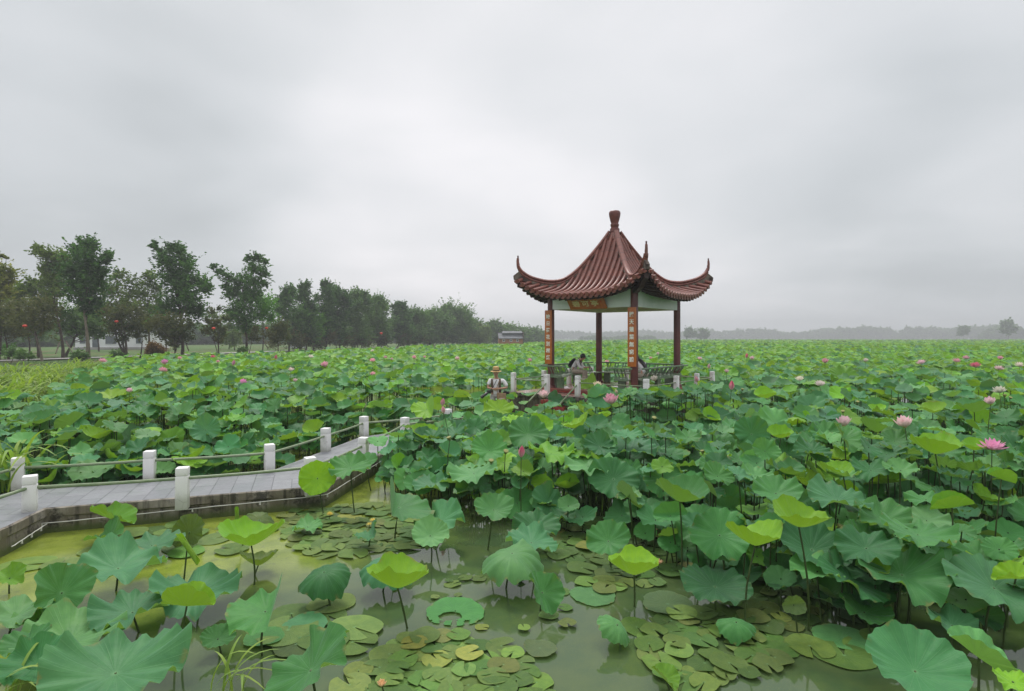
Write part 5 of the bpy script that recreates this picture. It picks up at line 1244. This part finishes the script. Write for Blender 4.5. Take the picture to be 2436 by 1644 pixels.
for (px, ty, wpx, pal, lab) in ROW:
    d = 56.4/(.2714-(px-CX)/FPX); d = min(d, 235); base = base_at(px, d); k = d/FPX
    htop = H-(ty-HOR)*k; hb = .8+(htop-.8)*.17; wr = wpx/2*k*1.5; bl = []
    n_ = 22
    for i in range(n_):
        t = (i+.5)/n_; prof = (math.sin(math.pi*min(1, .22+t*.74)))**.8*random.uniform(.75, 1.1)
        z = hb+(htop-hb)*t; r = wr*random.uniform(.36, .55)*(.55+.35*prof); a = random.uniform(0, 6.28); q = wr*prof*random.uniform(.15, .8)
        bl.append(((base.x+q*math.cos(a), base.y+q*math.sin(a), min(z, htop-r*.6)), r))
    tf = random.uniform(-.4, .4)*wr
    bl.append(((base.x+tf, base.y, htop-wr*.2), wr*.22)); bl.append(((base.x+tf*.5, base.y, htop-wr*.45), wr*.3))
    lf = max(.13, .0016*d)
    tree('roadside_tree', base, bl, pal, .2, lab, 'tree', 'receding row of trees', sprays=26 if d < 140 else 18, per=12, leaf=lf)
    if d < 150:                                     # dark low growth between the trunks
        b2 = [((base.x+random.uniform(-2, 2), base.y+random.uniform(-1, 1), .8+random.uniform(.9, 2.4)), random.uniform(.8, 1.3)) for _ in range(6)]
        side = 'left' if px < 800 else 'middle' if px < 960 else 'far'
        tree('understorey_shrub', (base.x+.3, base.y-1.2, .8), b2, 'brown', .06, f'reddish shrub under the {lab.split(",")[0]}', 'shrub', 'reddish shrubs under the row', sprays=24, per=11, leaf=lf*.9)
for i_, (px, ty) in enumerate(((-20, 690), (70, 705), (235, 716), (395, 722), (545, 738), (715, 736), (860, 742))):
    d = 74+max(0, px)*.055; base = base_at(px, d); k = d/FPX; ht = H-(ty-HOR)*k
    bl = [((base.x+random.uniform(-1, 1)*2.3, base.y+random.uniform(-1.5, 1.5), .8+(ht-.8)*random.uniform(.28, .86)), random.uniform(.8, 1.4)) for _ in range(13)]
    tree('rear_tree', base, bl, ('olive', 'far', 'olive', 'brown')[i_ % 4], .17, f'{("olive green", "grey green", "olive", "reddish green")[i_ % 4]} tree of the rear row, {where(px, 800)}', 'tree', 'rear row of trees beyond the lane', sprays=20, per=12, leaf=.15)
# weeping willow by the shore
bw = base_at(1141, 158); k = 158/FPX; bl = [((bw.x+random.uniform(-18, 18)*k, bw.y+random.uniform(-1, 1), H-(random.uniform(772, 800)-HOR)*k), random.uniform(8, 14)*k) for _ in range(16)]
tree('willow_tree', bw, bl, 'willow', .2, 'pale weeping willow left of the brick house', 'tree', None, sprays=26, per=14, leaf=.26, up=-.2, droop=1.5)
bw = base_at(558, 95); k = 95/FPX; bl = [((bw.x+random.uniform(-12, 12)*k, bw.y, H-(random.uniform(782, 805)-HOR)*k), random.uniform(8, 12)*k) for _ in range(9)]
tree('willow_tree', bw, bl, 'willow', .15, 'pale distant willow seen left of the trunk of the forked tree', 'tree', None, sprays=26, per=13, leaf=.2, up=-.2, droop=1.2)
# backdrop of woodland behind the lane and across the lake
wood = []
def far_band(p0, p1, d0, d1, tops, wv=1.0, depth=10, far_k=3.2):
    """tops: list of (px, row) giving the silhouette"""
    for px in np.arange(p0, p1, wv*1.0):
        ty = float(np.interp(px, [t[0] for t in tops], [t[1] for t in tops])); d = (d0+(d1-d0)*(px-p0)/(p1-p0)+random.uniform(-depth, depth))*far_k; k = d/FPX
        hh = max(1.2, H-(ty+random.uniform(-2.2, 3.5)-HOR)*k-.9); z = .9+hh*random.uniform(.04, .92); r = hh*random.uniform(.10, .20)+.35
        wood.append(((((px-CX)/FPX*d), d, min(z, .9+hh-r*.6)), r))
far_band(1235, 1650, 330, 330, [(1235, 793), (1300, 790), (1330, 786), (1400, 791), (1470, 789), (1530, 787), (1600, 790), (1650, 787)], .55)
far_band(1650, 2000, 315, 300, [(1640, 790), (1655, 783), (1690, 782), (1715, 790), (1745, 787), (1780, 783), (1835, 785), (1860, 791), (1900, 790), (1935, 789), (1960, 783), (2000, 780)], .5)
far_band(2000, 2140, 285, 285, [(2000, 779), (2040, 780), (2066, 777), (2085, 781), (2100, 780), (2120, 784), (2140, 793)], .4)
far_band(2140, 2360, 275, 255, [(2140, 789), (2160, 780), (2220, 780), (2270, 782), (2330, 777), (2360, 778)], .4)
far_band(2330, 2470, 205, 205, [(2325, 803), (2345, 786), (2375, 776), (2400, 770), (2420, 780), (2440, 786), (2470, 768)], .35, 5)
far_band(1380, 1560, 200, 200, [(1380, 806), (1385, 801), (1430, 800), (1440, 804), (1468, 804), (1480, 801), (1545, 800), (1560, 805)], .8, 5)
far_band(-60, 1180, 125, 260, [(-60, 770), (200, 780), (400, 776), (560, 782), (800, 770), (1000, 772), (1180, 785)], .8, 14, 1.0)
V, F, T = crown_arrays(wood, 'far', sprays=2.5, per=9, leaf=1.3, up=.3)
tag(link(bpy.data.objects.new('distant_wood', npmesh('distant_wood', V, F, None, T, [M['crown']], smooth=False))), 'hazy far-off wood across the lotus lake', 'wood', kind='stuff')
for (px, ty, d, r, lab) in ((1645, 785, 480, 7.6, 'lone round hazy tree right of the right pillar, left of a pair'), (1675, 786, 480, 6.9, 'lone round hazy tree right of the right pillar, right of a pair'), (2292, 775, 470, 6.0, 'slim hazy tree rising above the far wood at right'), (2399, 765, 400, 8.0, 'darker tufted tree above the big far bush near the right edge')):
    b = base_at(px, d, .9); k = d/FPX; top = H-(ty-HOR)*k
    bl = [((b.x+random.uniform(-1, 1)*r*.5, b.y+random.uniform(-1, 1), .9+(top-.9)*random.uniform(.35, .9)), r*random.uniform(.25, .42)) for _ in range(9)]
    tree('lake_tree', b, bl, 'far', .2, lab, 'tree', 'single trees across the lake', sprays=9, per=10, leaf=.7)
# red lanterns hung in the trees
for (px, py, d, lab) in ((59, 775.5, 47, 'red lantern hung in the low tree at the far left'), (277, 765, 53, 'red lantern half hidden over the double trunk'), (508, 781, 54, 'red lantern hung in the spiky low tree'), (634, 780.5, 62, 'red lantern hung below the small bright tree'), (907, 793, 95, 'red lantern hung in the middle of the receding row')):
    p = atd(px, py, d); s = .20 if d < 90 else .30
    o = empty('red_lantern', p, 0, lab, 'lantern', 'lanterns in the trees')
    MB().lathe([(.10*s, -.55*s), (.45*s, -.48*s), (.78*s, -.2*s), (.82*s, 0), (.78*s, .2*s), (.45*s, .48*s), (.10*s, .55*s)], n=16).obj('lantern_body', M['lantern'], o)
    MB().lathe([(.05*s, -1.15*s), (.10*s, -.62*s), (.10*s, -.55*s)], n=8).obj('tassel', M['stamen'], o); MB().tube([(0, 0, .5*s), (0, 0, 1.6*s)], .012, 5).obj('cord', M['bark'], o)
# stakes propping the young trees
for (x0, y0, x1, y1, d, lab) in ((470, 1110, 440, 1200, 49, 'prop stake leaning against the thin trunk left of the tall dark tree'), (520, 1100, 590, 1225, 50, 'prop stake left of the tall dark tree, leaning the other way'), (1465, 1110, 1490, 1175, 55, 'prop stake beside the trunk of the leaning tree'), (2075, 1090, 2120, 1165, 65, 'prop stake under the small bright tree')):
    a, b = atd(*zb(x0, y0), d), atd(*zb(x1, y1), d-.6); tag(MB().tube([a, b], .05, 7).obj('tree_stake', M['bark_pale']), lab, 'stake', 'stakes propping trees')
# reedy grass at the left, with arching blades
def blades(spots, n, ln, wd, cols, name, label, kind=None, cat='grass', lean=None):
    Vs, Fs, Us, Ts = [], [], [], []; off = 0; ns = 8
    for _ in range(n):
        x, y, z, s = random.choice(spots); x += random.gauss(0, s); y += random.gauss(0, s); l = ln*random.uniform(.6, 1.2); a = random.uniform(0, 6.28) if lean is None else random.gauss(lean, .9); bend = random.uniform(.6, 1.2)
        t = np.linspace(0, 1, ns+1); hx = l*bend*t**1.8*.75; hz = l*(t-.62*bend*t**2.6); w_ = wd*np.sin(np.pi*np.clip(t*.9+.1, 0, 1))**.6
        ca, sa = math.cos(a), math.sin(a)
        Lf = np.stack([x+hx*ca-w_*sa, y+hx*sa+w_*ca, z+hz], 1); Rt = np.stack([x+hx*ca+w_*sa, y+hx*sa-w_*ca, z+hz], 1)
        Vs += [Lf, Rt]; Fs += [(off+i, off+i+1, off+ns+1+i+1, off+ns+1+i) for i in range(ns)]; off += 2*(ns+1)
        c = np.array(random.choice(cols))*random.uniform(.8, 1.2); Ts.append(np.repeat(c[None], 2*(ns+1), 0)); Us.append(np.full((2*(ns+1), 2), .5))
    o = link(bpy.data.objects.new(name, npmesh(name, np.concatenate(Vs), np.array(Fs), np.concatenate(Us), np.concatenate(Ts), [M['grass']])))
    return tag(o, label, cat, kind=kind)
YG = [(.24, .34, .05), (.32, .42, .08), (.17, .29, .05)]
sp = [(*at(px, py, .35).xy, .1, .55) for px, py in ((-40, 985), (20, 960), (60, 925), (110, 905), (150, 895), (190, 885), (40, 900), (-20, 930), (90, 935))]
blades(sp, 1300, 1.9, .034, YG, 'reed_grass', 'yellow-green reedy grass arching over the lotus at the left edge', 'stuff', lean=-.3)
blades([(*at(40, 1060, .9).xy, .25, .18), (*at(10, 1075, .9).xy, .25, .2)], 40, 1.5, .028, YG, 'reed_grass', 'long drooping reed blades hanging at the left edge', 'stuff')
bsp = [(x, y, .75, 1.2) for x, y in [(bank_x(y)-q, y) for y in np.linspace(18, 110, 60) for q in (1.5, 4, 8)]]
blades(bsp, 1900, .45, .02, [(.06, .10, .03), (.08, .12, .03), (.13, .10, .05)], 'bank_grass', 'rough grass and weeds on the left bank', 'stuff')
g1 = at(510*Q, 1590*Q, 0); blades([(g1.x, g1.y, 0, .07)], 11, .62, .012, YG, 'grass_tuft', 'tuft of yellow-green grass rising from the water at the bottom left of centre', None, 'grass tuft', lean=.7)
g1 = at(25*Q, 1585*Q, 0); blades([(g1.x, g1.y, 0, .1)], 9, .6, .012, YG, 'grass_tuft', 'tuft of grass blades in the bottom left corner', None, 'grass tuft', lean=.6)

# ------------------------------------------------------------------ buildings
def gable(name, c, rz, w_, d_, h, rh, wallm, roofm, label, wins=(), over=.25, step=False):
    o = empty(name, c, rz, label, 'building')
    b = MB(); b.add([(-w_/2, -d_/2, 0), (w_/2, -d_/2, 0), (w_/2, d_/2, 0), (-w_/2, d_/2, 0), (-w_/2, -d_/2, h), (w_/2, -d_/2, h), (w_/2, d_/2, h), (-w_/2, d_/2, h), (-w_/2, 0, h+rh), (w_/2, 0, h+rh)], [(0, 1, 5, 4), (1, 2, 6, 9, 5), (2, 3, 7, 6), (3, 0, 4, 8, 7)]); b.obj('wall', M[wallm], o, False)
    r = MB(); n_ = 2 if step else 1
    for s in (-1, 1):
        a = Vector((0, 0, h+rh+.04)); e = Vector((0, s*(d_/2+over), h-rh*over/(d_/2)+.04)); t = Vector((0, 0, .1))
        r.add([(x, p.y, p.z+q) for x in (-w_/2-.12, w_/2+.12) for p in (a, e) for q in (0, .1)], [(1, 3, 7, 5), (0, 4, 6, 2), (2, 6, 7, 3), (0, 2, 3, 1), (4, 5, 7, 6), (0, 1, 5, 4)])
    ro = r.obj('roof', M[roofm], o, False); MB().box((0, 0, h+rh+.17), (w_+.2, .2, .16)).obj('roof_ridge', M[roofm], ro)
    for (x, z, ww, wh) in wins:
        f = MB()
        for q in ((x-ww/2, z, .06, wh+.06), (x+ww/2, z, .06, wh+.06), (x, z-wh/2, ww, .06), (x, z+wh/2, ww, .06)): f.box((q[0], -d_/2-.03, q[1]), (q[2], .08, q[3]))
        fo_ = f.obj('window', M['wallwhite'], o, False); MB().box((x, -d_/2-.006, z), (ww-.05, .03, wh-.05)).obj('pane', M['glass'], fo_, False)
    return o
hp = atd(1214, 804, 128); hh = gable('brick_house', (hp.x, hp.y, .75), R(4), 5.1, 4.2, 1.95, 1.05, 'brickwall', 'greyroof', 'small tan brick house with two-tier grey roof beyond the lotus', ((-1.55, 1.5, .45, .42), (0, 1.5, .45, .42), (1.4, 1.5, .45, .42)))
up_ = MB(); up_.box((.4, .35, 2.75), (4.2, 2.6, .7)); up_.obj('upper_wall', M['greyroof'], hh, False)
r2 = MB(); r2.add([(-1.85, -1.2, 3.10), (2.65, -1.2, 3.10), (2.65, 1.9, 3.10), (-1.85, 1.9, 3.10), (-1.7, .35, 3.55), (2.5, .35, 3.55)], [(0, 1, 5, 4), (2, 3, 4, 5), (1, 2, 5), (3, 0, 4), (0, 3, 2, 1)]); r2.obj('upper_roof', M['greyroof'], hh, False)
MB().box((2.66, 0, 1.65), (.2, 4.5, 3.4), bev=.04).obj('gable_wall', M['ridge_wall'], hh, False)
wp = atd(296, 804, 104); wh_ = gable('white_building', (wp.x, wp.y, .75), R(8), 11.6, 8, 3.0, .8, 'wallwhite', 'greyroof', 'white low building seen between the trunks at left', ((-4.6, 1.7, 1.0, 1.3), (-.2, 1.7, 1.8, 1.4), (4.2, 1.7, 1.0, 1.3)), .3)
MB().box((-2.6, -4.02, 1.35), (1.0, .1, 2.4)).obj('door', M['glass'], wh_, False); MB().box((0, -4.1, .22), (11.9, .35, .5)).obj('plinth', M['path'], wh_, False)
tp = atd(708, 806, 118); to = empty('teal_shed', (tp.x, tp.y, .8), R(15), 'turquoise shed roof glimpsed between trunks of the receding row', 'shed')
MB().box((0, 0, 1.0), (3.2, 2.6, 2.0)).obj('wall', M['wallwhite'], to, False); r3 = MB(); r3.add([(-1.9, -1.6, 2.0), (1.9, -1.6, 2.0), (1.9, 1.6, 2.0), (-1.9, 1.6, 2.0), (-1.2, 0, 3.1), (1.2, 0, 3.1)], [(0, 1, 5, 4), (2, 3, 4, 5), (1, 2, 5), (3, 0, 4), (0, 3, 2, 1)]); r3.obj('roof', M['teal'], to, False)

# ------------------------------------------------------------------ people
def skin_obj(name, J, E, m, parent, root=None, sub=2):
    """J: name -> (x, y, z, r [, r2]); E: joint pairs; grown with a Skin modifier and baked"""
    ks = list(J); me = bpy.data.meshes.new(name); me.from_pydata([J[k][:3] for k in ks], [(ks.index(a), ks.index(b)) for a, b in E], [])
    o = bpy.data.objects.new(name, me); C.objects.link(o); sk = o.modifiers.new('s', 'SKIN'); sk.use_smooth_shade = True
    lay = me.skin_vertices[0].data if me.skin_vertices else me.attributes and None
    for i, k in enumerate(ks):
        j = J[k]; lay[i].radius = (j[3], j[4] if len(j) > 4 else j[3]); lay[i].use_root = (k == (root or ks[0]))
    s = o.modifiers.new('u', 'SUBSURF'); s.levels = sub; s.render_levels = sub
    bpy.context.view_layer.update()
    m2 = bpy.data.meshes.new_from_object(o.evaluated_get(bpy.context.evaluated_depsgraph_get())); m2.name = name
    bpy.data.objects.remove(o); bpy.data.meshes.remove(me)
    m2.materials.clear(); m2.materials.append(m); m2.polygons.foreach_set('use_smooth', [True]*len(m2.polygons))
    return link(bpy.data.objects.new(name, m2), parent)
def bake_skin(name):
    me = bpy.data.meshes.new(name); return me
def chain(ns): return list(zip(ns, ns[1:]))
def hand(J, E, wrist, key, dirv, side, curl=.5):
    """palm, four curled fingers of unequal length and a thumb leaving the side of the palm"""
    w_ = Vector(J[wrist][:3]); d = Vector(dirv).normalized(); s = Vector(side).normalized(); n_ = d.cross(s).normalized()
    pm = w_+d*.055; J[key+'p'] = (*pm, .026, .018); E.append((wrist, key+'p'))
    for i, (o, l) in enumerate(((-.027, .066), (-.009, .076), (.009, .070), (.026, .055))):
        k = w_+d*.085+s*o; a = k+d*l*.5-n_*l*.25*curl*2; b = a+d*l*.32*(1-curl)-n_*l*.5*curl*1.4
        for nm, p, r in (('k', k, .0095), ('a', a, .0085), ('b', b, .007)): J[f'{key}{i}{nm}'] = (*p, r)
        E += [(key+'p', f'{key}{i}k'), (f'{key}{i}k', f'{key}{i}a'), (f'{key}{i}a', f'{key}{i}b')]
    t0 = w_+d*.03-s*.034; t1 = t0+d*.035-s*.018-n_*.02; J[key+'t0'] = (*t0, .011); J[key+'t1'] = (*t1, .008)
    E += [(key+'p', key+'t0'), (key+'t0', key+'t1')]
def head_verts(b, c, r, yaw, pitch):
    """eyes, brows and nose as small relief on the face; returns nothing"""
# -- photographer, standing on the walkway with a camera hanging at his side
mp = atd(1180, 1004, 17.0); man = empty('person', (mp.x, mp.y, WZ), 0, 'person in straw hat, white shirt and brown vest standing on the walkway with hands clasped', 'person')
J = dict(pel=(0, 0, .84, .115, .09), sp=(.0, .0, 1.0, .12, .09), ch=(.01, .01, 1.15, .135, .095), nk0=(.01, .0, 1.27, .06), nk=(.005, -.02, 1.325, .045), hd0=(.0, -.045, 1.36, .062, .066), hd=(.0, -.035, 1.43, .072, .085), hd2=(.0, -.03, 1.49, .068, .080),
         shl=(-.17, .0, 1.215, .048), ell=(-.235, -.03, 1.0, .040), wrl=(-.07, -.19, .985, .026), shr=(.20, .0, 1.215, .048), elr=(.325, -.02, 1.005, .042), wrr=(.085, -.20, .99, .027),
         hl=(-.085, 0, .80, .085), kl=(-.10, -.02, .44, .055), al=(-.10, .02, .08, .040), tl=(-.11, -.12, .04, .036), hr=(.095, 0, .80, .085), kr=(.105, -.02, .44, .055), ar=(.11, .02, .08, .040), tr=(.12, -.12, .04, .036))
E_ = chain(['pel', 'sp', 'ch', 'nk0', 'nk', 'hd0', 'hd', 'hd2'])+chain(['ch', 'shl', 'ell', 'wrl'])+chain(['ch', 'shr', 'elr', 'wrr'])+chain(['pel', 'hl', 'kl', 'al', 'tl'])+chain(['pel', 'hr', 'kr', 'ar', 'tr'])
hand(J, E_, 'wrl', 'L', (1, -.15, -.1), (0, -.1, 1), .45); hand(J, E_, 'wrr', 'R', (-1, -.2, -.05), (0, .1, -1), .45)
body = skin_obj('body', J, E_, M['skin'], man)
fb = MB(); fb.lathe([(.004, -.02), (.014, -.012), (.012, .015), (.004, .03)], (.0, -.125, 1.425), 8); fb.lathe([(.006, -.02), (.014, 0), (.006, .02)], (-.075, -.02, 1.43), 8); fb.lathe([(.006, -.02), (.014, 0), (.006, .02)], (.075, -.02, 1.43), 8); fb.obj('nose_and_ears', M['skin'], body)
ey = MB()
for s in (-.03, .03): ey.box((s, -.113, 1.45), (.022, .012, .007)); ey.box((s, -.112, 1.472), (.03, .012, .006))
ey.box((0, -.112, 1.385), (.04, .01, .006)); ey.obj('face_features', M['hair'], body)
JS = dict(lo=(0, 0, .78, .135, .115), pel=(0, 0, .87, .14, .112), sp=(.0, .0, 1.0, .138, .105), ch=(.01, .01, 1.15, .152, .11), nk0=(.01, .0, 1.255, .075), shl=(-.175, .0, 1.215, .066), ul=(-.215, -.02, 1.07, .064), shr=(.205, .0, 1.215, .066), ur=(.285, -.015, 1.09, .066), er=(.315, -.02, 1.03, .060))
skin_obj('shirt', JS, chain(['lo', 'pel', 'sp', 'ch', 'nk0'])+chain(['ch', 'shl', 'ul'])+chain(['ch', 'shr', 'ur', 'er']), M['shirt'], man)
for s, nm in ((-1, 'l'), (1, 'r')):
    JV = dict(a=(s*.115, .0, 1.265, .03, .06), b=(s*.115, -.04, 1.20, .045, .08), c=(s*.105, -.045, 1.08, .046, .085), d=(s*.115, -.035, .95, .048, .09), e=(s*.12, -.02, .86, .04, .09)); skin_obj('vest_panel', JV, chain('abcde'), M['vest'], man)
JT = dict(pel=(0, 0, .85, .125, .105), hl=(-.09, 0, .76, .098), kl=(-.105, -.02, .44, .075), al=(-.105, .015, .10, .066), hr=(.10, 0, .76, .098), kr=(.11, -.02, .44, .075), ar=(.115, .015, .10, .066))
skin_obj('trousers', JT, chain(['pel', 'hl', 'kl', 'al'])+chain(['pel', 'hr', 'kr', 'ar']), M['trousers'], man)
sh = MB(); [sh.box((s*.115, -.05, .035), (.09, .25, .07), bev=.02) for s in (-1, 1)]; sh.obj('shoes', M['shoe'], man)
ht = MB().lathe([(.155, .0), (.160, .006), (.10, .022), (.096, .05), (.092, .105), (.083, .135), (.05, .145), (.01, .143)], n=24); ho = ht.obj('hat', M['straw'], man); ho.location = (0, -.03, 1.475); ho.rotation_euler = (R(6), 0, 0)
MB().lathe([(.1015, .0), (.1005, .03)], n=24).obj('hat_band', M['vest'], ho).location = (0, 0, .02)
cm = empty('camera_body', (mp.x-.20, mp.y-.17, WZ+.90), 0, 'black camera with long lens hanging at the standing person\'s side', 'camera')
MB().box((0, 0, 0), (.13, .07, .10), bev=.015).obj('housing', M['camblack'], cm); l_ = MB().lathe([(.036, 0), (.036, .05), (.040, .055), (.040, .14), (.045, .145), (.047, .24), (.040, .241), (.036, .22)], n=18).obj('lens', M['camblack'], cm); l_.rotation_euler = Vector((-.75, -.30, -.55)).to_track_quat('Z', 'Y').to_euler(); l_.location = (-.03, -.02, -.02)
MB().tube([(.05, 0, .05), (.14, -.02, .16), (.22, .10, .33), (.26, .15, .38)], .008, 6).obj('strap', M['black'], cm)
sb_ = empty('shoulder_bag', (mp.x+.16, mp.y-.19, WZ+.60), 0, 'tan shoulder bag with flap pocket hanging in front of the standing person', 'bag')
MB().box((0, 0, .12), (.27, .10, .30), bev=.03).obj('bag_body', M['bagcloth'], sb_); MB().box((.01, -.06, .06), (.16, .04, .13), bev=.015).obj('pocket', M['khaki'], sb_); MB().tube([(-.11, 0, .26), (-.14, .02, .40), (-.06, .10, .62)], .012, 6).obj('strap', M['bagcloth'], sb_); MB().box((.13, .02, .27), (.18, .08, .07), bev=.02).obj('pouch', M['black'], sb_)

# -- seated person with backpack, bent over a phone
def seated(loc, face_dir, label, hairlong=False):
    o = empty('person', loc, math.atan2(-face_dir[0], face_dir[1])+math.pi, label, 'person')   # local -Y is forward
    S = .43
    J = dict(pel=(0, .0, S+.09, .105, .10), sp=(0, -.06, S+.27, .11, .09), ch=(0, -.19, S+.42, .125, .095), nk0=(0, -.28, S+.505, .055), nk=(0, -.325, S+.53, .045), hd0=(0, -.40, S+.525, .058, .062), hd=(0, -.405, S+.585, .072, .08), hd2=(0, -.385, S+.64, .068, .078),
             shl=(.17, -.20, S+.43, .046), ell=(.20, -.33, S+.20, .038), wrl=(.05, -.54, S+.22, .026), shr=(-.17, -.20, S+.43, .046), elr=(-.20, -.33, S+.20, .038), wrr=(-.05, -.54, S+.22, .026),
             hl=(.10, -.06, S+.07, .085), kl=(.12, -.46, S+.06, .058), al=(.12, -.44, .10, .040), tl=(.12, -.56, .04, .036), hr=(-.10, -.06, S+.07, .085), kr=(-.12, -.46, S+.06, .058), ar=(-.12, -.42, .10, .040), tr=(-.13, -.54, .04, .036))
    E_ = chain(['pel', 'sp', 'ch', 'nk0', 'nk', 'hd0', 'hd', 'hd2'])+chain(['ch', 'shl', 'ell', 'wrl'])+chain(['ch', 'shr', 'elr', 'wrr'])+chain(['pel', 'hl', 'kl', 'al', 'tl'])+chain(['pel', 'hr', 'kr', 'ar', 'tr'])
    hand(J, E_, 'wrl', 'L', (-.4, -.9, .1), (.9, -.4, .2), .5); hand(J, E_, 'wrr', 'R', (.4, -.9, .1), (.9, .4, .2), .5)
    bd = skin_obj('body', J, E_, M['skin'], o)
    f = MB(); f.lathe([(.004, -.02), (.014, -.01), (.011, .015), (.004, .03)], (0, -.485, S+.55), 8); f.lathe([(.006, -.02), (.014, 0), (.006, .02)], (.076, -.39, S+.57), 8); f.lathe([(.006, -.02), (.014, 0), (.006, .02)], (-.076, -.39, S+.57), 8); f.obj('nose_and_ears', M['skin'], bd)
    e = MB(); [e.box((s, -.475, S+.585), (.024, .012, .007)) for s in (-.03, .03)]; e.obj('eyes', M['hair'], bd)
    hr = MB(); prof = [(.01, .112), (.045, .106), (.075, .086), (.092, .05), (.097, .01), (.093, -.03), (.080, -.055)]
    hr.lathe(prof, (0, 0, 0), 20); ho_ = hr.obj('hair', M['hair'], o, True, 80); ho_.location = (0, -.375, S+.612); ho_.rotation_euler = (R(-14), 0, 0); ho_.scale = (.93, 1.06, 1)
    if hairlong:
        HJ = dict(b=(0, -.30, S+.60, .07, .06), c=(0, -.20, S+.555, .09, .05), d=(0, -.085, S+.47, .10, .045), e=(0, .03, S+.33, .085, .04), f=(0, .10, S+.19, .05, .025)); skin_obj('long_hair', HJ, chain(list(HJ)), M['hair'], ho_).matrix_parent_inverse = Matrix.Translation(ho_.location).inverted() if False else (Matrix.Translation((0, -.375, S+.612)) @ Euler((R(-14), 0, 0)).to_matrix().to_4x4() @ Matrix.Diagonal((.93, 1.06, 1, 1))).inverted()
    JS = dict(pel=(0, .0, S+.10, .134, .122), sp=(0, -.06, S+.27, .140, .116), ch=(0, -.19, S+.42, .150, .122), nk0=(0, -.265, S+.49, .07), shl=(.175, -.205, S+.43, .072), ul=(.195, -.32, S+.215, .052), fl=(.12, -.44, S+.205, .045), shr=(-.175, -.205, S+.43, .072), ur=(-.195, -.32, S+.215, .052), fr=(-.12, -.44, S+.205, .045))
    skin_obj('shirt', JS, chain(['pel', 'sp', 'ch', 'nk0'])+chain(['ch', 'shl', 'ul', 'fl'])+chain(['ch', 'shr', 'ur', 'fr']), M['shirt'], o)
    JT = dict(pel=(0, .01, S+.085, .118, .105), hl=(.10, -.06, S+.075, .10), kl=(.12, -.46, S+.062, .078), al=(.12, -.44, .17, .062), hr=(-.10, -.06, S+.075, .10), kr=(-.12, -.46, S+.062, .078), ar=(-.12, -.42, .17, .062))
    skin_obj('trousers', JT, chain(['pel', 'hl', 'kl', 'al'])+chain(['pel', 'hr', 'kr', 'ar']), M['khaki'], o)
    s_ = MB(); s_.box((.12, -.50, .035), (.095, .26, .07), bev=.022); s_.box((-.125, -.48, .035), (.095, .26, .07), bev=.022); s_.obj('shoes', M['shoe'], o)
    return o, S
pin = to_world(-A+.02, -A+1.36); fdir = to_world(1, .30)-to_world(0, 0)
per, S = seated((pin.x, pin.y, DZ), (fdir.x, fdir.y), 'person in white shirt with black backpack sitting hunched over a phone on the left bench')
bp = empty('backpack', per.location, per.rotation_euler.z, 'black backpack on the back of the hunched seated person', 'backpack')
JB = dict(a=(0, .13, S+.20, .135, .07), b=(0, .10, S+.33, .14, .08), c=(0, -.01, S+.47, .13, .075), d=(0, -.09, S+.545, .09, .05)); skin_obj('pack', JB, chain('abcd'), M['black'], bp)
for s in (-1, 1): MB().tube([(s*.10, -.11, S+.56), (s*.115, -.23, S+.555), (s*.125, -.31, S+.45), (s*.125, -.22, S+.28), (s*.12, -.06, S+.20)], .021, 8, flat=.4).obj('shoulder_strap', M['black'], bp)
ph = MB().box((0, -.63, S+.235), (.075, .012, .14), rot=None, bev=.004).obj('phone', M['camblack']); ph.location = per.location; ph.rotation_euler = per.rotation_euler; tag(ph, 'dark phone held in the hands of the hunched seated person', 'phone')
pin2 = to_world(A-.02, -A+.78); fd2 = to_world(-1, .25)-to_world(0, 0)
per2, S = seated((pin2.x, pin2.y, DZ), (fd2.x, fd2.y), 'person with long dark hair and white top sitting mostly hidden behind the front pillar', True)
rbg = empty('red_bag', (*to_world(A-.30, -A+1.12).xy, DZ), PR, 'red bag standing on the floor behind the front pillar', 'bag')
MB().box((0, 0, .13), (.22, .13, .26), bev=.02).obj('bag_body', M['redbag'], rbg); MB().tube([(-.06, 0, .26), (-.05, 0, .34), (.05, 0, .34), (.06, 0, .26)], .008, 6).obj('handle', M['redbag'], rbg)
pbg = empty('glare_bag', (*to_world(-A+.72, -A+1.0).xy, DZ), PR+.3, 'cream paper bag standing on the red floor by the seated person\'s feet', 'bag')  # bag shape added in place of a pale reflection on the floor
MB().box((0, 0, .14), (.24, .13, .28), bev=.008).obj('bag_body', M['glare'], pbg)
for s in (-1, 1): MB().tube([(-.06, s*.05, .28), (-.05, s*.05, .35), (.05, s*.05, .35), (.06, s*.05, .28)], .006, 6).obj('handle', M['glare'], pbg)

# ------------------------------------------------------------------ haze
hm, nt = mat('haze'); pv = N(nt, 'ShaderNodeVolumePrincipled'); pv.inputs['Color'].default_value = (.76, .79, .81, 1); pv.inputs['Density'].default_value = .00115; pv.inputs['Anisotropy'].default_value = .1
o_ = N(nt, 'ShaderNodeOutputMaterial'); L(nt, pv.outputs[0], o_.inputs['Volume'])
hz_ = MB().box((0, 620, 19), (2460, 1310, 42)).obj('haze', hm, None, False); tag(hz_, 'pale damp haze over the lake', 'haze', kind='stuff')
